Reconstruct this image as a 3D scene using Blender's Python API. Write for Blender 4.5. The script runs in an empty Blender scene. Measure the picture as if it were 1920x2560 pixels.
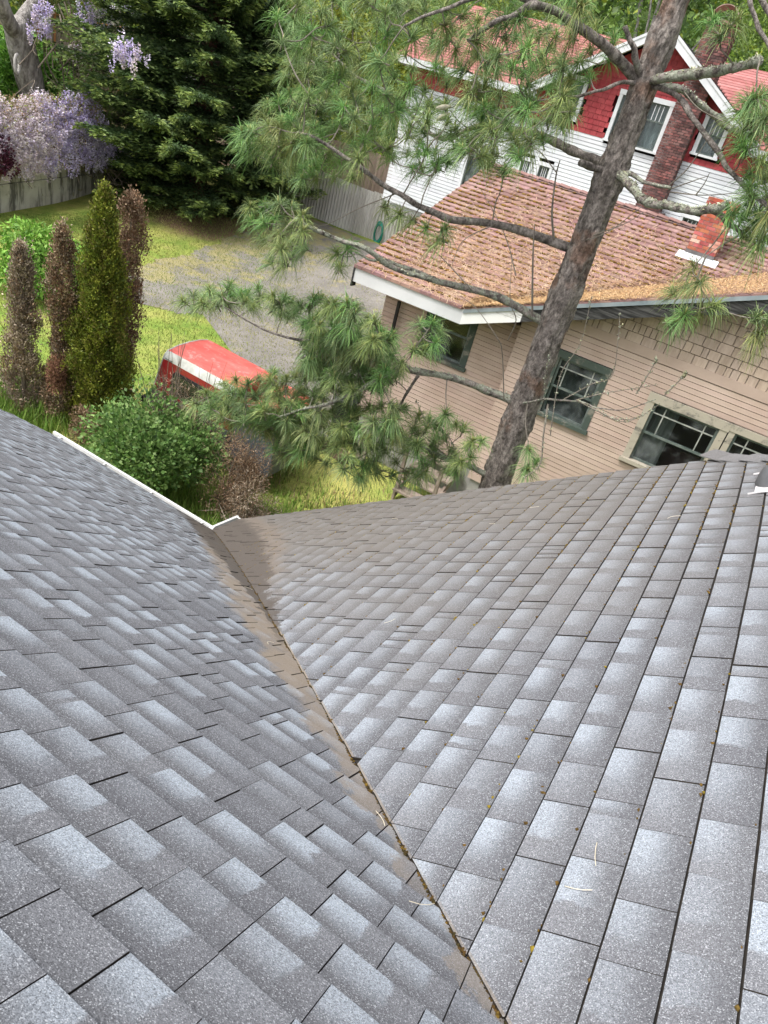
import bpy, math, random
import numpy as np
from mathutils import Vector, Matrix
random.seed(7); rng = np.random.default_rng(7)
sc = bpy.context.scene
COL = sc.collection
# ------------------------------------------------------------------ camera
CAMZ = 7.2                                   # camera height above the yard, metres
FPX = 1775.0                                 # focal length in pixels of the 1920-wide photograph
_p, _r, _a = (math.radians(v) for v in (30.07, 15.92, 22.9))
_f = np.array([0, math.cos(_p), -math.sin(_p)]); _rt = np.array([1., 0, 0]); _up = np.cross(_rt, _f)
_H = np.array([[math.cos(_a), -math.sin(_a), 0], [math.sin(_a), math.cos(_a), 0], [0, 0, 1]])
C_R = _H @ (math.cos(_r)*_rt + math.sin(_r)*_up)
C_U = _H @ (-math.sin(_r)*_rt + math.cos(_r)*_up)
C_F = _H @ _f
cd = bpy.data.cameras.new('camera'); cam = bpy.data.objects.new('camera', cd); COL.objects.link(cam)
cam.matrix_world = Matrix(((C_R[0], C_U[0], -C_F[0], 0), (C_R[1], C_U[1], -C_F[1], 0), (C_R[2], C_U[2], -C_F[2], CAMZ), (0, 0, 0, 1)))
cd.sensor_fit = 'HORIZONTAL'; cd.sensor_width = 36.0; cd.lens = FPX/1920*36.0
cd.clip_start = 0.05; cd.clip_end = 600
sc.camera = cam
# ------------------------------------------------------------------ sky, sun, exposure (bright overcast)
SUN_EL, SUN_AZ = 60.0, 222.0                 # degrees; azimuth clockwise from +Y
world = bpy.data.worlds.new('World'); sc.world = world; world.use_nodes = True
wn = world.node_tree; wn.nodes.clear()
sky = wn.nodes.new('ShaderNodeTexSky'); sky.sky_type = 'NISHITA'; sky.sun_disc = False
sky.sun_elevation = math.radians(SUN_EL); sky.sun_rotation = math.radians(SUN_AZ)
sky.air_density = 1.0; sky.dust_density = 4.0; sky.ozone_density = 1.0
hs = wn.nodes.new('ShaderNodeHueSaturation'); hs.inputs['Saturation'].default_value = 0.22
bg = wn.nodes.new('ShaderNodeBackground'); bg.inputs['Strength'].default_value = 0.15
wo = wn.nodes.new('ShaderNodeOutputWorld')
wn.links.new(sky.outputs[0], hs.inputs['Color']); wn.links.new(hs.outputs[0], bg.inputs[0]); wn.links.new(bg.outputs[0], wo.inputs[0])
sl = bpy.data.lights.new('sun', 'SUN'); sl.energy = 1.15; sl.angle = math.radians(16); sl.color = (1.0, 0.96, 0.9)
so = bpy.data.objects.new('sun', sl); COL.objects.link(so)
_e, _z = math.radians(SUN_EL), math.radians(SUN_AZ)
so.rotation_euler = Vector((-math.sin(_z)*math.cos(_e), -math.cos(_z)*math.cos(_e), -math.sin(_e))).to_track_quat('-Z', 'Y').to_euler()
sc.view_settings.view_transform = 'Standard'; sc.view_settings.look = 'None'
sc.view_settings.exposure = 1.28; sc.view_settings.gamma = 1.0; sc.view_settings.use_curve_mapping = False
sc.render.film_transparent = False
try:
    sc.cycles.max_bounces = 6; sc.cycles.transparent_max_bounces = 12; sc.cycles.diffuse_bounces = 3; sc.cycles.glossy_bounces = 2
except Exception: pass

# ------------------------------------------------------------------ helpers
def ray(px, py):
    v = C_R*(px-960) - C_U*(py-1280) + C_F*FPX
    return v/np.linalg.norm(v)
O3 = np.array([0, 0, CAMZ])
def at(px, py, x=None, y=None, z=None):
    """point of the place seen at a photo position, at a known world x, y or z"""
    v = ray(px, py)
    t = y/v[1] if y is not None else (x/v[0] if x is not None else (z-CAMZ)/v[2])
    return O3 + v*t
def hit(px, py, p0, n):
    v = ray(px, py); n = np.asarray(n, float); p0 = np.asarray(p0, float)
    return O3 + v*(np.dot(p0-O3, n)/np.dot(v, n))
def proj(P):
    d = np.asarray(P, float)-O3; w = d@C_F
    return 960+FPX*(d@C_R)/w, 1280-FPX*(d@C_U)/w, w
def sstep(a, b, v): 
    t = np.clip((v-a)/(b-a), 0, 1); return t*t*(3-2*t)

def tag(o, label=None, cat=None, group=None, kind=None):
    if label: o['label'] = label
    if cat: o['category'] = cat
    if group: o['group'] = group
    if kind: o['kind'] = kind
    return o
def thing(name, label, cat, loc, group=None):
    o = bpy.data.objects.new(name, None); COL.objects.link(o); o.location = loc; o.empty_display_size = .2
    return tag(o, label, cat, group)
def adopt(o, parent):
    if parent is not None:
        o.parent = parent
        if parent.type == 'EMPTY': o.matrix_parent_inverse = Matrix.Translation(-Vector(parent.location))
    return o
def mesh_obj(name, me, m, parent=None, smooth=False):
    o = bpy.data.objects.new(name, me); COL.objects.link(o)
    if m is not None and len(me.materials) == 0: me.materials.append(m)
    if smooth: me.polygons.foreach_set('use_smooth', np.ones(len(me.polygons), bool))
    return adopt(o, parent)
def fast(name, V, faces, m, parent=None, col=None, smooth=False):
    """V (n,3); faces: list of int arrays (m,k); col (n,3) optional per-vertex colour"""
    V = np.ascontiguousarray(V, dtype=np.float32)
    me = bpy.data.meshes.new(name)
    me.vertices.add(len(V)); me.vertices.foreach_set('co', V.ravel())
    faces = [np.asarray(f, np.int32) for f in faces if len(f)]
    idx = np.concatenate([f.ravel() for f in faces]); cnt = np.concatenate([np.full(len(f), f.shape[1], np.int32) for f in faces])
    me.loops.add(len(idx)); me.loops.foreach_set('vertex_index', idx)
    me.polygons.add(len(cnt)); st = np.concatenate([[0], np.cumsum(cnt)[:-1]]).astype(np.int32)
    me.polygons.foreach_set('loop_start', st); me.polygons.foreach_set('loop_total', cnt)
    if col is not None:
        a = me.color_attributes.new('Col', 'FLOAT_COLOR', 'POINT')
        c = np.ones((len(V), 4), np.float32); c[:, :3] = col; a.data.foreach_set('color', c.ravel())
    me.update(calc_edges=True)
    return mesh_obj(name, me, m, parent, smooth)
class MB:
    """collects boxes, prisms and tubes for one mesh"""
    def __init__(s): s.v = []; s.f = []; s.c = []; s.cur = (1, 1, 1)
    def add(s, vs, fs):
        b = len(s.v); s.v += [tuple(map(float, p)) for p in vs]; s.f += [tuple(b+i for i in f) for f in fs]; s.c += [s.cur]*len(vs); return s
    def box(s, x0, x1, y0, y1, z0, z1):
        return s.add([(x0,y0,z0),(x1,y0,z0),(x1,y1,z0),(x0,y1,z0),(x0,y0,z1),(x1,y0,z1),(x1,y1,z1),(x0,y1,z1)],
                     [(0,3,2,1),(4,5,6,7),(0,1,5,4),(1,2,6,5),(2,3,7,6),(3,0,4,7)])
    def prism(s, A, B):
        """two matching rings"""
        k = len(A); return s.add(list(A)+list(B), [tuple(range(k-1, -1, -1)), tuple(range(k, 2*k))]+[(i, (i+1) % k, k+(i+1) % k, k+i) for i in range(k)])
    def bar(s, a, b, w, h, up=(0, 0, 1)):
        a = np.asarray(a, float); b = np.asarray(b, float); d = b-a; d /= np.linalg.norm(d)
        sd = np.cross(d, up); sd /= np.linalg.norm(sd); u = np.cross(sd, d)
        r = [sd*w/2+u*h/2, -sd*w/2+u*h/2, -sd*w/2-u*h/2, sd*w/2-u*h/2]
        return s.prism([a+q for q in r], [b+q for q in r])
    def tube(s, path, rad, n=8, cap=True):
        P = np.asarray(path, float); R = np.broadcast_to(np.asarray(rad, float), (len(P),))
        T = np.gradient(P, axis=0); T /= np.linalg.norm(T, axis=1)[:, None]+1e-9
        ref = np.array([0, 0, 1.]) if abs(T[0][2]) < .9 else np.array([1., 0, 0])
        vs = []
        N = np.cross(T[0], ref); N /= np.linalg.norm(N)
        for i in range(len(P)):
            N = N-T[i]*np.dot(N, T[i]); N /= np.linalg.norm(N)+1e-9; B = np.cross(T[i], N)
            for k in range(n):
                a = 2*math.pi*k/n; vs.append(P[i]+R[i]*(math.cos(a)*N+math.sin(a)*B))
        fs = [(i*n+k, i*n+(k+1) % n, (i+1)*n+(k+1) % n, (i+1)*n+k) for i in range(len(P)-1) for k in range(n)]
        if cap: fs += [tuple(range(n-1, -1, -1)), tuple((len(P)-1)*n+k for k in range(n))]
        return s.add(vs, fs)
    def build(s, name, m, parent=None, smooth=False, col=False):
        me = bpy.data.meshes.new(name); me.from_pydata(s.v, [], s.f); me.update()
        if col:
            a = me.color_attributes.new('Col', 'FLOAT_COLOR', 'POINT')
            c = np.ones((len(s.v), 4), np.float32); c[:, :3] = np.array(s.c); a.data.foreach_set('color', c.ravel())
        return mesh_obj(name, me, m, parent, smooth)
def clip(poly, a, b, c):
    """keep the part of a 2-D polygon where a*x+b*y+c >= 0"""
    out = []
    for i in range(len(poly)):
        p, q = poly[i], poly[(i+1) % len(poly)]
        dp, dq = a*p[0]+b*p[1]+c, a*q[0]+b*q[1]+c
        if dp >= 0: out.append(p)
        if (dp >= 0) != (dq >= 0):
            t = dp/(dp-dq); out.append((p[0]+(q[0]-p[0])*t, p[1]+(q[1]-p[1])*t))
    return out
def parea(poly):
    return abs(sum(poly[i][0]*poly[(i+1) % len(poly)][1]-poly[(i+1) % len(poly)][0]*poly[i][1] for i in range(len(poly))))/2
def smooth_path(P, n):
    """Catmull-Rom through points, n samples per span"""
    P = np.asarray(P, float); Q = np.vstack([2*P[0]-P[1], P, 2*P[-1]-P[-2]]); out = []
    for i in range(1, len(Q)-2):
        for t in np.linspace(0, 1, n, endpoint=False):
            a, b, c, d = Q[i-1], Q[i], Q[i+1], Q[i+2]
            out.append(.5*((2*b)+(-a+c)*t+(2*a-5*b+4*c-d)*t*t+(-a+3*b-3*c+d)*t**3))
    out.append(P[-1]); return np.array(out)
def noise1(n, k, amp):
    x = np.linspace(0, k, n); pts = rng.normal(size=k+2); i = x.astype(int); f = x-i; f = f*f*(3-2*f)
    return amp*(pts[i]*(1-f)+pts[i+1]*f)

# ------------------------------------------------------------------ materials
def nt(name):
    m = bpy.data.materials.new(name); m.use_nodes = True; t = m.node_tree; t.nodes.clear()
    o = t.nodes.new('ShaderNodeOutputMaterial'); return m, t, o
class G:
    """small node-graph writer"""
    def __init__(s, name): s.m, s.t, s.o = nt(name)
    def n(s, ty, **kw):
        d = s.t.nodes.new('ShaderNode'+ty)
        for k, v in kw.items(): setattr(d, k, v)
        return d
    def put(s, sock, v):
        if isinstance(v, bpy.types.NodeSocket): s.t.links.new(v, sock)
        elif isinstance(v, (tuple, list)) and len(v) == 3 and sock.type == 'RGBA': sock.default_value = (*v, 1)
        else: sock.default_value = v
    def pos(s): return s.n('NewGeometry').outputs['Position']
    def obj(s): return s.n('TexCoord').outputs['Object']
    def scale(s, v, sc_): 
        d = s.n('Mapping'); s.put(d.inputs['Vector'], v); d.inputs['Scale'].default_value = sc_; return d.outputs[0]
    def noise(s, v, scale, detail=4, rough=.55, dist=0):
        d = s.n('TexNoise'); s.put(d.inputs['Vector'], v); d.inputs['Scale'].default_value = scale; d.inputs['Detail'].default_value = detail
        d.inputs['Roughness'].default_value = rough; d.inputs['Distortion'].default_value = dist; return d.outputs[0]
    def vor(s, v, scale, out='Color', feature='F1'):
        d = s.n('TexVoronoi', feature=feature); s.put(d.inputs['Vector'], v); d.inputs['Scale'].default_value = scale; return d.outputs[out]
    def rng(s, v, a, b, c=0., d_=1., smooth=True):
        d = s.n('MapRange'); d.interpolation_type = 'SMOOTHSTEP' if smooth else 'LINEAR'; s.put(d.inputs['Value'], v)
        for k, q in zip(('From Min', 'From Max', 'To Min', 'To Max'), (a, b, c, d_)): s.put(d.inputs[k], q)
        return d.outputs[0]
    def mth(s, op, a, b=None, clamp=False):
        d = s.n('Math', operation=op, use_clamp=clamp); s.put(d.inputs[0], a)
        if b is not None: s.put(d.inputs[1], b)
        return d.outputs[0]
    def mix(s, f, a, b, mode='MIX'):
        d = s.n('MixRGB', blend_type=mode); s.put(d.inputs[0], f); s.put(d.inputs[1], a); s.put(d.inputs[2], b); return d.outputs[0]
    def attr(s, name, out='Color'): return s.n('Attribute', attribute_name=name).outputs[out]
    def sep(s, v):
        d = s.n('SeparateXYZ'); s.put(d.inputs[0], v); return d.outputs
    def bump(s, h, strength=.3, dist=.01):
        d = s.n('Bump'); s.put(d.inputs['Height'], h); d.inputs['Strength'].default_value = strength; d.inputs['Distance'].default_value = dist; return d.outputs[0]
    def done(s, color, rough=.85, normal=None, spec=.25, metal=0., trans=0., coat=0.):
        b = s.n('BsdfPrincipled'); s.put(b.inputs['Base Color'], color); s.put(b.inputs['Roughness'], rough)
        b.inputs['Specular IOR Level'].default_value = spec; b.inputs['Metallic'].default_value = metal
        b.inputs['Coat Weight'].default_value = coat
        if normal is not None: s.put(b.inputs['Normal'], normal)
        out = b.outputs[0]
        if trans > 0:
            tr = s.n('BsdfTranslucent'); s.put(tr.inputs[0], color); mx = s.n('MixShader'); mx.inputs[0].default_value = trans
            s.t.links.new(out, mx.inputs[1]); s.t.links.new(tr.outputs[0], mx.inputs[2]); out = mx.outputs[0]
        s.t.links.new(out, s.o.inputs['Surface']); return s.m
def plain(name, c1, c2, scale=3., rough=.8, bump=.15, bscale=40., spec=.25, stretch=None, attr=False, dist=.004, metal=0., detail=5, lo=.3, hi=.7, coat=0.):
    g = G(name); p = g.pos()
    q = g.scale(p, stretch) if stretch else p
    c = g.mix(g.rng(g.noise(q, scale, detail, .62), lo, hi), c1, c2)
    if attr: c = g.mix(1., c, g.attr('Col'), 'MULTIPLY')
    return g.done(c, rough, g.bump(g.noise(q, bscale, 4), bump, dist), spec, metal, coat=coat)
def leaf(name, rough=.55, trans=.3, spec=.3):
    g = G(name); p = g.pos(); n = g.rng(g.noise(p, 9., 3), .3, .7, .8, 1.2)
    c = g.mix(1., g.attr('Col'), n, 'MULTIPLY'); return g.done(c, rough, None, spec, trans=trans)
m_leaf = leaf('leaf'); m_dry = leaf('dry_foliage', .9, .12, .1); m_needle = leaf('pine_needle', .5, .22, .35)

# ================================================================== GROUND
def gz(x, y):
    x = np.asarray(x, float); y = np.asarray(y, float)
    return .85*sstep(20, 31, y) + 2.7*sstep(-16.5, -9.5, x)*sstep(23.2, 27, y) + .02*np.sin(x*.9+y*.5)*sstep(6, 14, y) - .26*np.exp(-((x+7.3)/1.7)**2-((y-10.9)/1.7)**2)
def make_ground():
    g = G('lawn'); p = g.pos(); xyz = g.sep(p)
    big = g.noise(p, .22, 5, .6); mid = g.noise(p, 1.3, 5, .65); fine = g.noise(p, 38., 4, .7); f2 = g.noise(g.scale(p, (1, 1, .2)), 120., 2, .6)
    green = g.mix(g.rng(mid, .35, .65), (.135, .215, .04), (.235, .29, .06))
    c = g.mix(g.rng(big, .44, .66, 0, .85), green, (.38, .35, .11))                       # drier yellow lawn
    dry = g.mix(g.rng(fine, .35, .65), (.30, .24, .12), (.17, .15, .07))
    c = g.mix(g.mth('MULTIPLY', g.rng(mid, .52, .72), .5), c, dry)
    # needle and leaf litter under the big conifer
    dx = g.mth('DIVIDE', g.mth('ADD', xyz[0], 22.4), 3.0); dy = g.mth('DIVIDE', g.mth('SUBTRACT', xyz[1], 25.2), 3.0)
    rr = g.mth('ADD', g.mth('SQRT', g.mth('ADD', g.mth('MULTIPLY', dx, dx), g.mth('MULTIPLY', dy, dy))), g.mth('MULTIPLY', mid, .7))
    litter = g.mix(g.rng(fine, .3, .7), (.15, .085, .05), (.27, .19, .12))
    c = g.mix(g.rng(rr, 1.35, .95), c, litter)
    c = g.mix(1., c, g.rng(fine, .25, .75, .62, 1.35), 'MULTIPLY'); c = g.mix(1., c, g.rng(f2, .3, .7, .75, 1.25), 'MULTIPLY')
    m = g.done(c, .95, g.bump(g.noise(p, 60., 3), .6, .03), .1)
    xs = np.concatenate([np.linspace(-90, -32, 24), np.linspace(-30, 6, 91), np.linspace(8, 60, 20)]); ys = np.concatenate([np.linspace(-40, 2, 12), np.linspace(3, 36, 84), np.linspace(38, 140, 26)])
    X, Y = np.meshgrid(xs, ys); V = np.stack([X, Y, gz(X, Y)], -1).reshape(-1, 3); nx = len(xs)
    q = np.array([(j*nx+i, j*nx+i+1, (j+1)*nx+i+1, (j+1)*nx+i) for j in range(len(ys)-1) for i in range(nx-1)])
    tag(fast('lawn', V, [q], m, smooth=True), kind='structure')
    # gravel drive
    g = G('gravel'); p = g.pos(); n1 = g.noise(p, .8, 5, .65); st = g.vor(p, 55., 'Color'); n2 = g.noise(p, 30., 4, .7)
    c = g.mix(g.rng(n1, .35, .7), (.15, .138, .125), (.235, .215, .19)); c = g.mix(.3, c, g.mix(g.sep(st)[0], (.10, .095, .09), (.36, .34, .31)))
    c = g.mix(g.mth('MULTIPLY', g.rng(g.mth('ADD', g.noise(p, .75, 7, .78), g.rng(g.sep(p)[0], -15.5, -19.5, -.03, .11)), .5, .64), .85), c, g.mix(g.rng(n2, .35, .65), (.23, .21, .075), (.36, .31, .16)))
    mg = g.done(c, .95, g.bump(g.sep(st)[1], .5, .02), .15)
    outline = smooth_path([(-17.0, 15.3), (-18.6, 17.2), (-19.4, 19.6), (-20.0, 22.2), (-20.6, 25.0), (-21.0, 27.0), (-21.4, 30.6), (-17.0, 30.7), (-12.5, 30.0), (-9.2, 24.4), (-8.2, 18.0), (-7.6, 13.6), (-8.6, 12.9), (-10.5, 15.2), (-13.2, 17.0), (-15.2, 16.0), (-16.3, 15.0), (-17.0, 15.3)], 26)[:-1]
    outline = outline + rng.normal(size=outline.shape)*.07 + np.stack([noise1(len(outline), 60, .16), noise1(len(outline), 60, .16)], 1)
    import bmesh
    bm = bmesh.new(); vs = [bm.verts.new((a, b, 0)) for a, b in outline]; f = bm.faces.new(vs); bmesh.ops.triangulate(bm, faces=[f])
    for _ in range(3): bmesh.ops.subdivide_edges(bm, edges=[e for e in bm.edges if e.calc_length() > 1.2], cuts=1); bmesh.ops.triangulate(bm, faces=bm.faces[:])
    for v in bm.verts: v.co.z = float(gz(v.co.x, v.co.y))+.012
    me = bpy.data.meshes.new('gravel_drive'); bm.to_mesh(me); bm.free()
    tag(mesh_obj('gravel_drive', me, mg), kind='structure')
make_ground()

# ================================================================== NEAR HOUSE (the roof we stand on)
S = 2/3.; VC = 1.122; EAVE_Y = 5.33; RAKE_Y = 5.86; LEFT_X = -6.93; EX = .1195
def droop(y): return .2*float(np.clip((y-2.8)/3.08, 0, 1.1))**2
def zR(x, y): return 5.5+S*x-droop(y)
def zL(x, y): return 6.248-S*y-droop(y)
def shingle_material():
    g = G('asphalt_shingle'); p = g.pos(); xyz = g.sep(p)
    uv = g.n('UVMap', uv_map='tab').outputs[0]; u, v, _ = g.sep(uv); r, gg, b = [g.n('SeparateColor').outputs[i] for i in range(3)] if False else (None, None, None)
    sc_ = g.n('SeparateColor'); g.put(sc_.inputs[0], g.attr('Col')); r, gg, b = sc_.outputs[0], sc_.outputs[1], sc_.outputs[2]
    base = g.mix(gg, (.108, .110, .121), (.138, .141, .153))
    wob = g.mth('MULTIPLY', g.mth('SUBTRACT', g.noise(p, 22., 3, .6), .5), .35)
    uu = g.mth('ADD', u, wob); 
    hard = g.rng(uu, .34, .42); soft = g.rng(uu, .0, .8)
    pu = g.mix(g.rng(b, .3, .7), soft, hard)
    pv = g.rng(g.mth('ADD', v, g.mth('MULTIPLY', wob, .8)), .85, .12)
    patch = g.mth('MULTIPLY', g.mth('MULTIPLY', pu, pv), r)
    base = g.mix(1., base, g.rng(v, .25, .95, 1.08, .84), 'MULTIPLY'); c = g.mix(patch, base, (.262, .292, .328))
    n1 = g.noise(p, 330., 2, .6); n2 = g.noise(p, 140., 2, .5); cells = g.sep(g.vor(p, 480., 'Color'))[0]
    spk = g.mth('MULTIPLY', g.rng(n1, .3, .7, .62, 1.42, False), g.rng(n2, .3, .7, .86, 1.14, False))
    c = g.mix(1., c, spk, 'MULTIPLY'); c = g.mix(g.rng(cells, .88, .95, 0, .38), c, (.55, .57, .6)); c = g.mix(g.rng(cells, .14, .06, 0, .5), c, (.035, .035, .04))
    # weathering: washed-in dirt along the valley, brown film on the far half of the right slope
    d = g.mth('MULTIPLY', g.mth('SUBTRACT', VC, g.mth('ADD', xyz[0], xyz[1])), .7071)
    nz = g.mth('MULTIPLY', g.mth('SUBTRACT', g.noise(p, 4.5, 7, .72), .5), .42); y = xyz[1]
    dn = g.mth('ADD', d, nz)
    wt = g.mth('MULTIPLY', g.mth('MINIMUM', g.rng(y, 1.0, 3.0, .03, .30), g.rng(y, 2.0, 5.2, .30, .46)), 1.)
    tan_l = g.mth('MULTIPLY', g.rng(g.mth('DIVIDE', dn, g.mth('ADD', wt, .001)), 1.05, .62), g.mth('GREATER_THAN', d, -.015))
    tanc = g.mix(n2, (.155, .128, .102), (.275, .228, .18))
    c = g.mix(g.mth('MULTIPLY', tan_l, g.mth('MULTIPLY', g.rng(g.noise(p, 3.4, 7, .75), .34, .56, .4, .95), g.rng(y, 1.0, 2.4, .5, 1.))), c, tanc)
    right = g.mth('LESS_THAN', d, 0.)
    film = g.mth('MULTIPLY', g.mth('MULTIPLY', right, g.rng(g.mth('ADD', y, g.mth('MULTIPLY', g.mth('SUBTRACT', g.noise(p, 1.1, 4), .5), 3.)), 1.6, 5.0)), g.rng(xyz[0], .7, -1.0, .30, .80))
    c = g.mix(film, c, g.mix(n2, (.105, .094, .083), (.16, .14, .12)))
    rt = g.mth('MULTIPLY', g.mth('MULTIPLY', right, g.rng(g.mth('SUBTRACT', g.mth('MULTIPLY', dn, -1.), g.rng(y, 2.4, 5.2, .0, .55)), .05, -.1)), g.rng(y, 2.2, 3.4))
    c = g.mix(g.mth('MULTIPLY', rt, .75), c, g.mix(n2, (.115, .095, .08), (.20, .165, .135)))
    wd = g.mth('MULTIPLY', g.rng(y, 2.35, 5.3, .02, .42), 1.)
    dk = g.mth('MULTIPLY', g.rng(g.mth('DIVIDE', g.mth('ABSOLUTE', g.mth('ADD', d, g.mth('MULTIPLY', nz, .8))), wd), 1.0, .7), g.rng(y, 2.3, 2.9))
    c = g.mix(g.mth('MULTIPLY', dk, .85), c, g.mix(n2, (.055, .047, .042), (.095, .082, .072)))
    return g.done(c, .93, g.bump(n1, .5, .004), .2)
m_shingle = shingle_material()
m_edge = plain('shingle_edge', (.016, .014, .013), (.045, .036, .027), 30., .95)
m_deck = plain('asphalt_felt', (.018, .017, .017), (.035, .03, .026), 8., .95)
m_white_metal = plain('white_gutter', (.46, .46, .445), (.60, .60, .59), 2.5, .45, .05, 30., .4)
m_beige = plain('painted_wall', (.42, .40, .36), (.5, .48, .44), 1.5, .8)

def tab_mesh(poly, zf, lift, uvf, rnd):
    """one shingle tab: sloping top, sides down to the deck"""
    k = len(poly)
    top = [(x, y, zf(x, y)+lift(x, y)) for x, y in poly]; bot = [(x, y, zf(x, y)-.004) for x, y in poly]
    return top+bot, [tuple(range(k))]+[(i, k+i, k+(i+1) % k, (i+1) % k) for i in range(k)], [uvf(x, y) for x, y in poly]*2, rnd
def build_tabs(name, tabs, m, parent, kind=None):
    V, F, U, C = [], [], [], []
    for v, f, uv, r in tabs:
        b = len(V); V += v; F += [tuple(b+i for i in q) for q in f]; U += uv; C += [r]*len(v)
    me = bpy.data.meshes.new(name); me.from_pydata(V, [], F); me.update()
    ul = me.uv_layers.new(name='tab'); li = np.empty(len(me.loops), np.int32); me.loops.foreach_get('vertex_index', li)
    ul.data.foreach_set('uv', np.asarray(U, np.float32)[li].ravel())
    a = me.color_attributes.new('Col', 'FLOAT_COLOR', 'POINT'); c = np.ones((len(V), 4), np.float32); c[:, :3] = C; a.data.foreach_set('color', c.ravel())
    me.materials.append(m); me.materials.append(m_edge); mi = np.zeros(len(me.polygons), np.int32); i0 = 0
    for v, f, uv, r in tabs: mi[i0+1:i0+len(f)] = 1; i0 += len(f)
    me.polygons.foreach_set('material_index', mi)
    o = mesh_obj(name, me, m, parent)
    if kind: o['kind'] = kind
    return o
def split_courses(lo, hi, wmin=.10, wmax=.27, start=None):
    out = []; p = lo-random.uniform(0, .2)
    while p < hi:
        w = random.uniform(wmin, wmax) if random.random() > .12 else random.uniform(.055, .09)
        out.append((p, p+w)); p += w
    return out
def rnd_tab(right=False):
    a = random.choice([random.uniform(.3, .55), random.uniform(.5, .8), random.uniform(.75, 1.)]) if right else random.choice([random.uniform(.0, .3), random.uniform(.55, .85), random.uniform(.85, 1.3)])
    return (a, random.random(), random.random())
def pix_area(vs):
    k = len(vs)//2; P = [proj(p) for p in vs[:k]]
    if min(q[2] for q in P) < .3: return 0
    cx = sum(q[0] for q in P)/k; cy = sum(q[1] for q in P)/k
    if not (-40 < cx < 1960 and -40 < cy < 2600): return 0
    return parea([(q[0], q[1]) for q in P])

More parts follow.
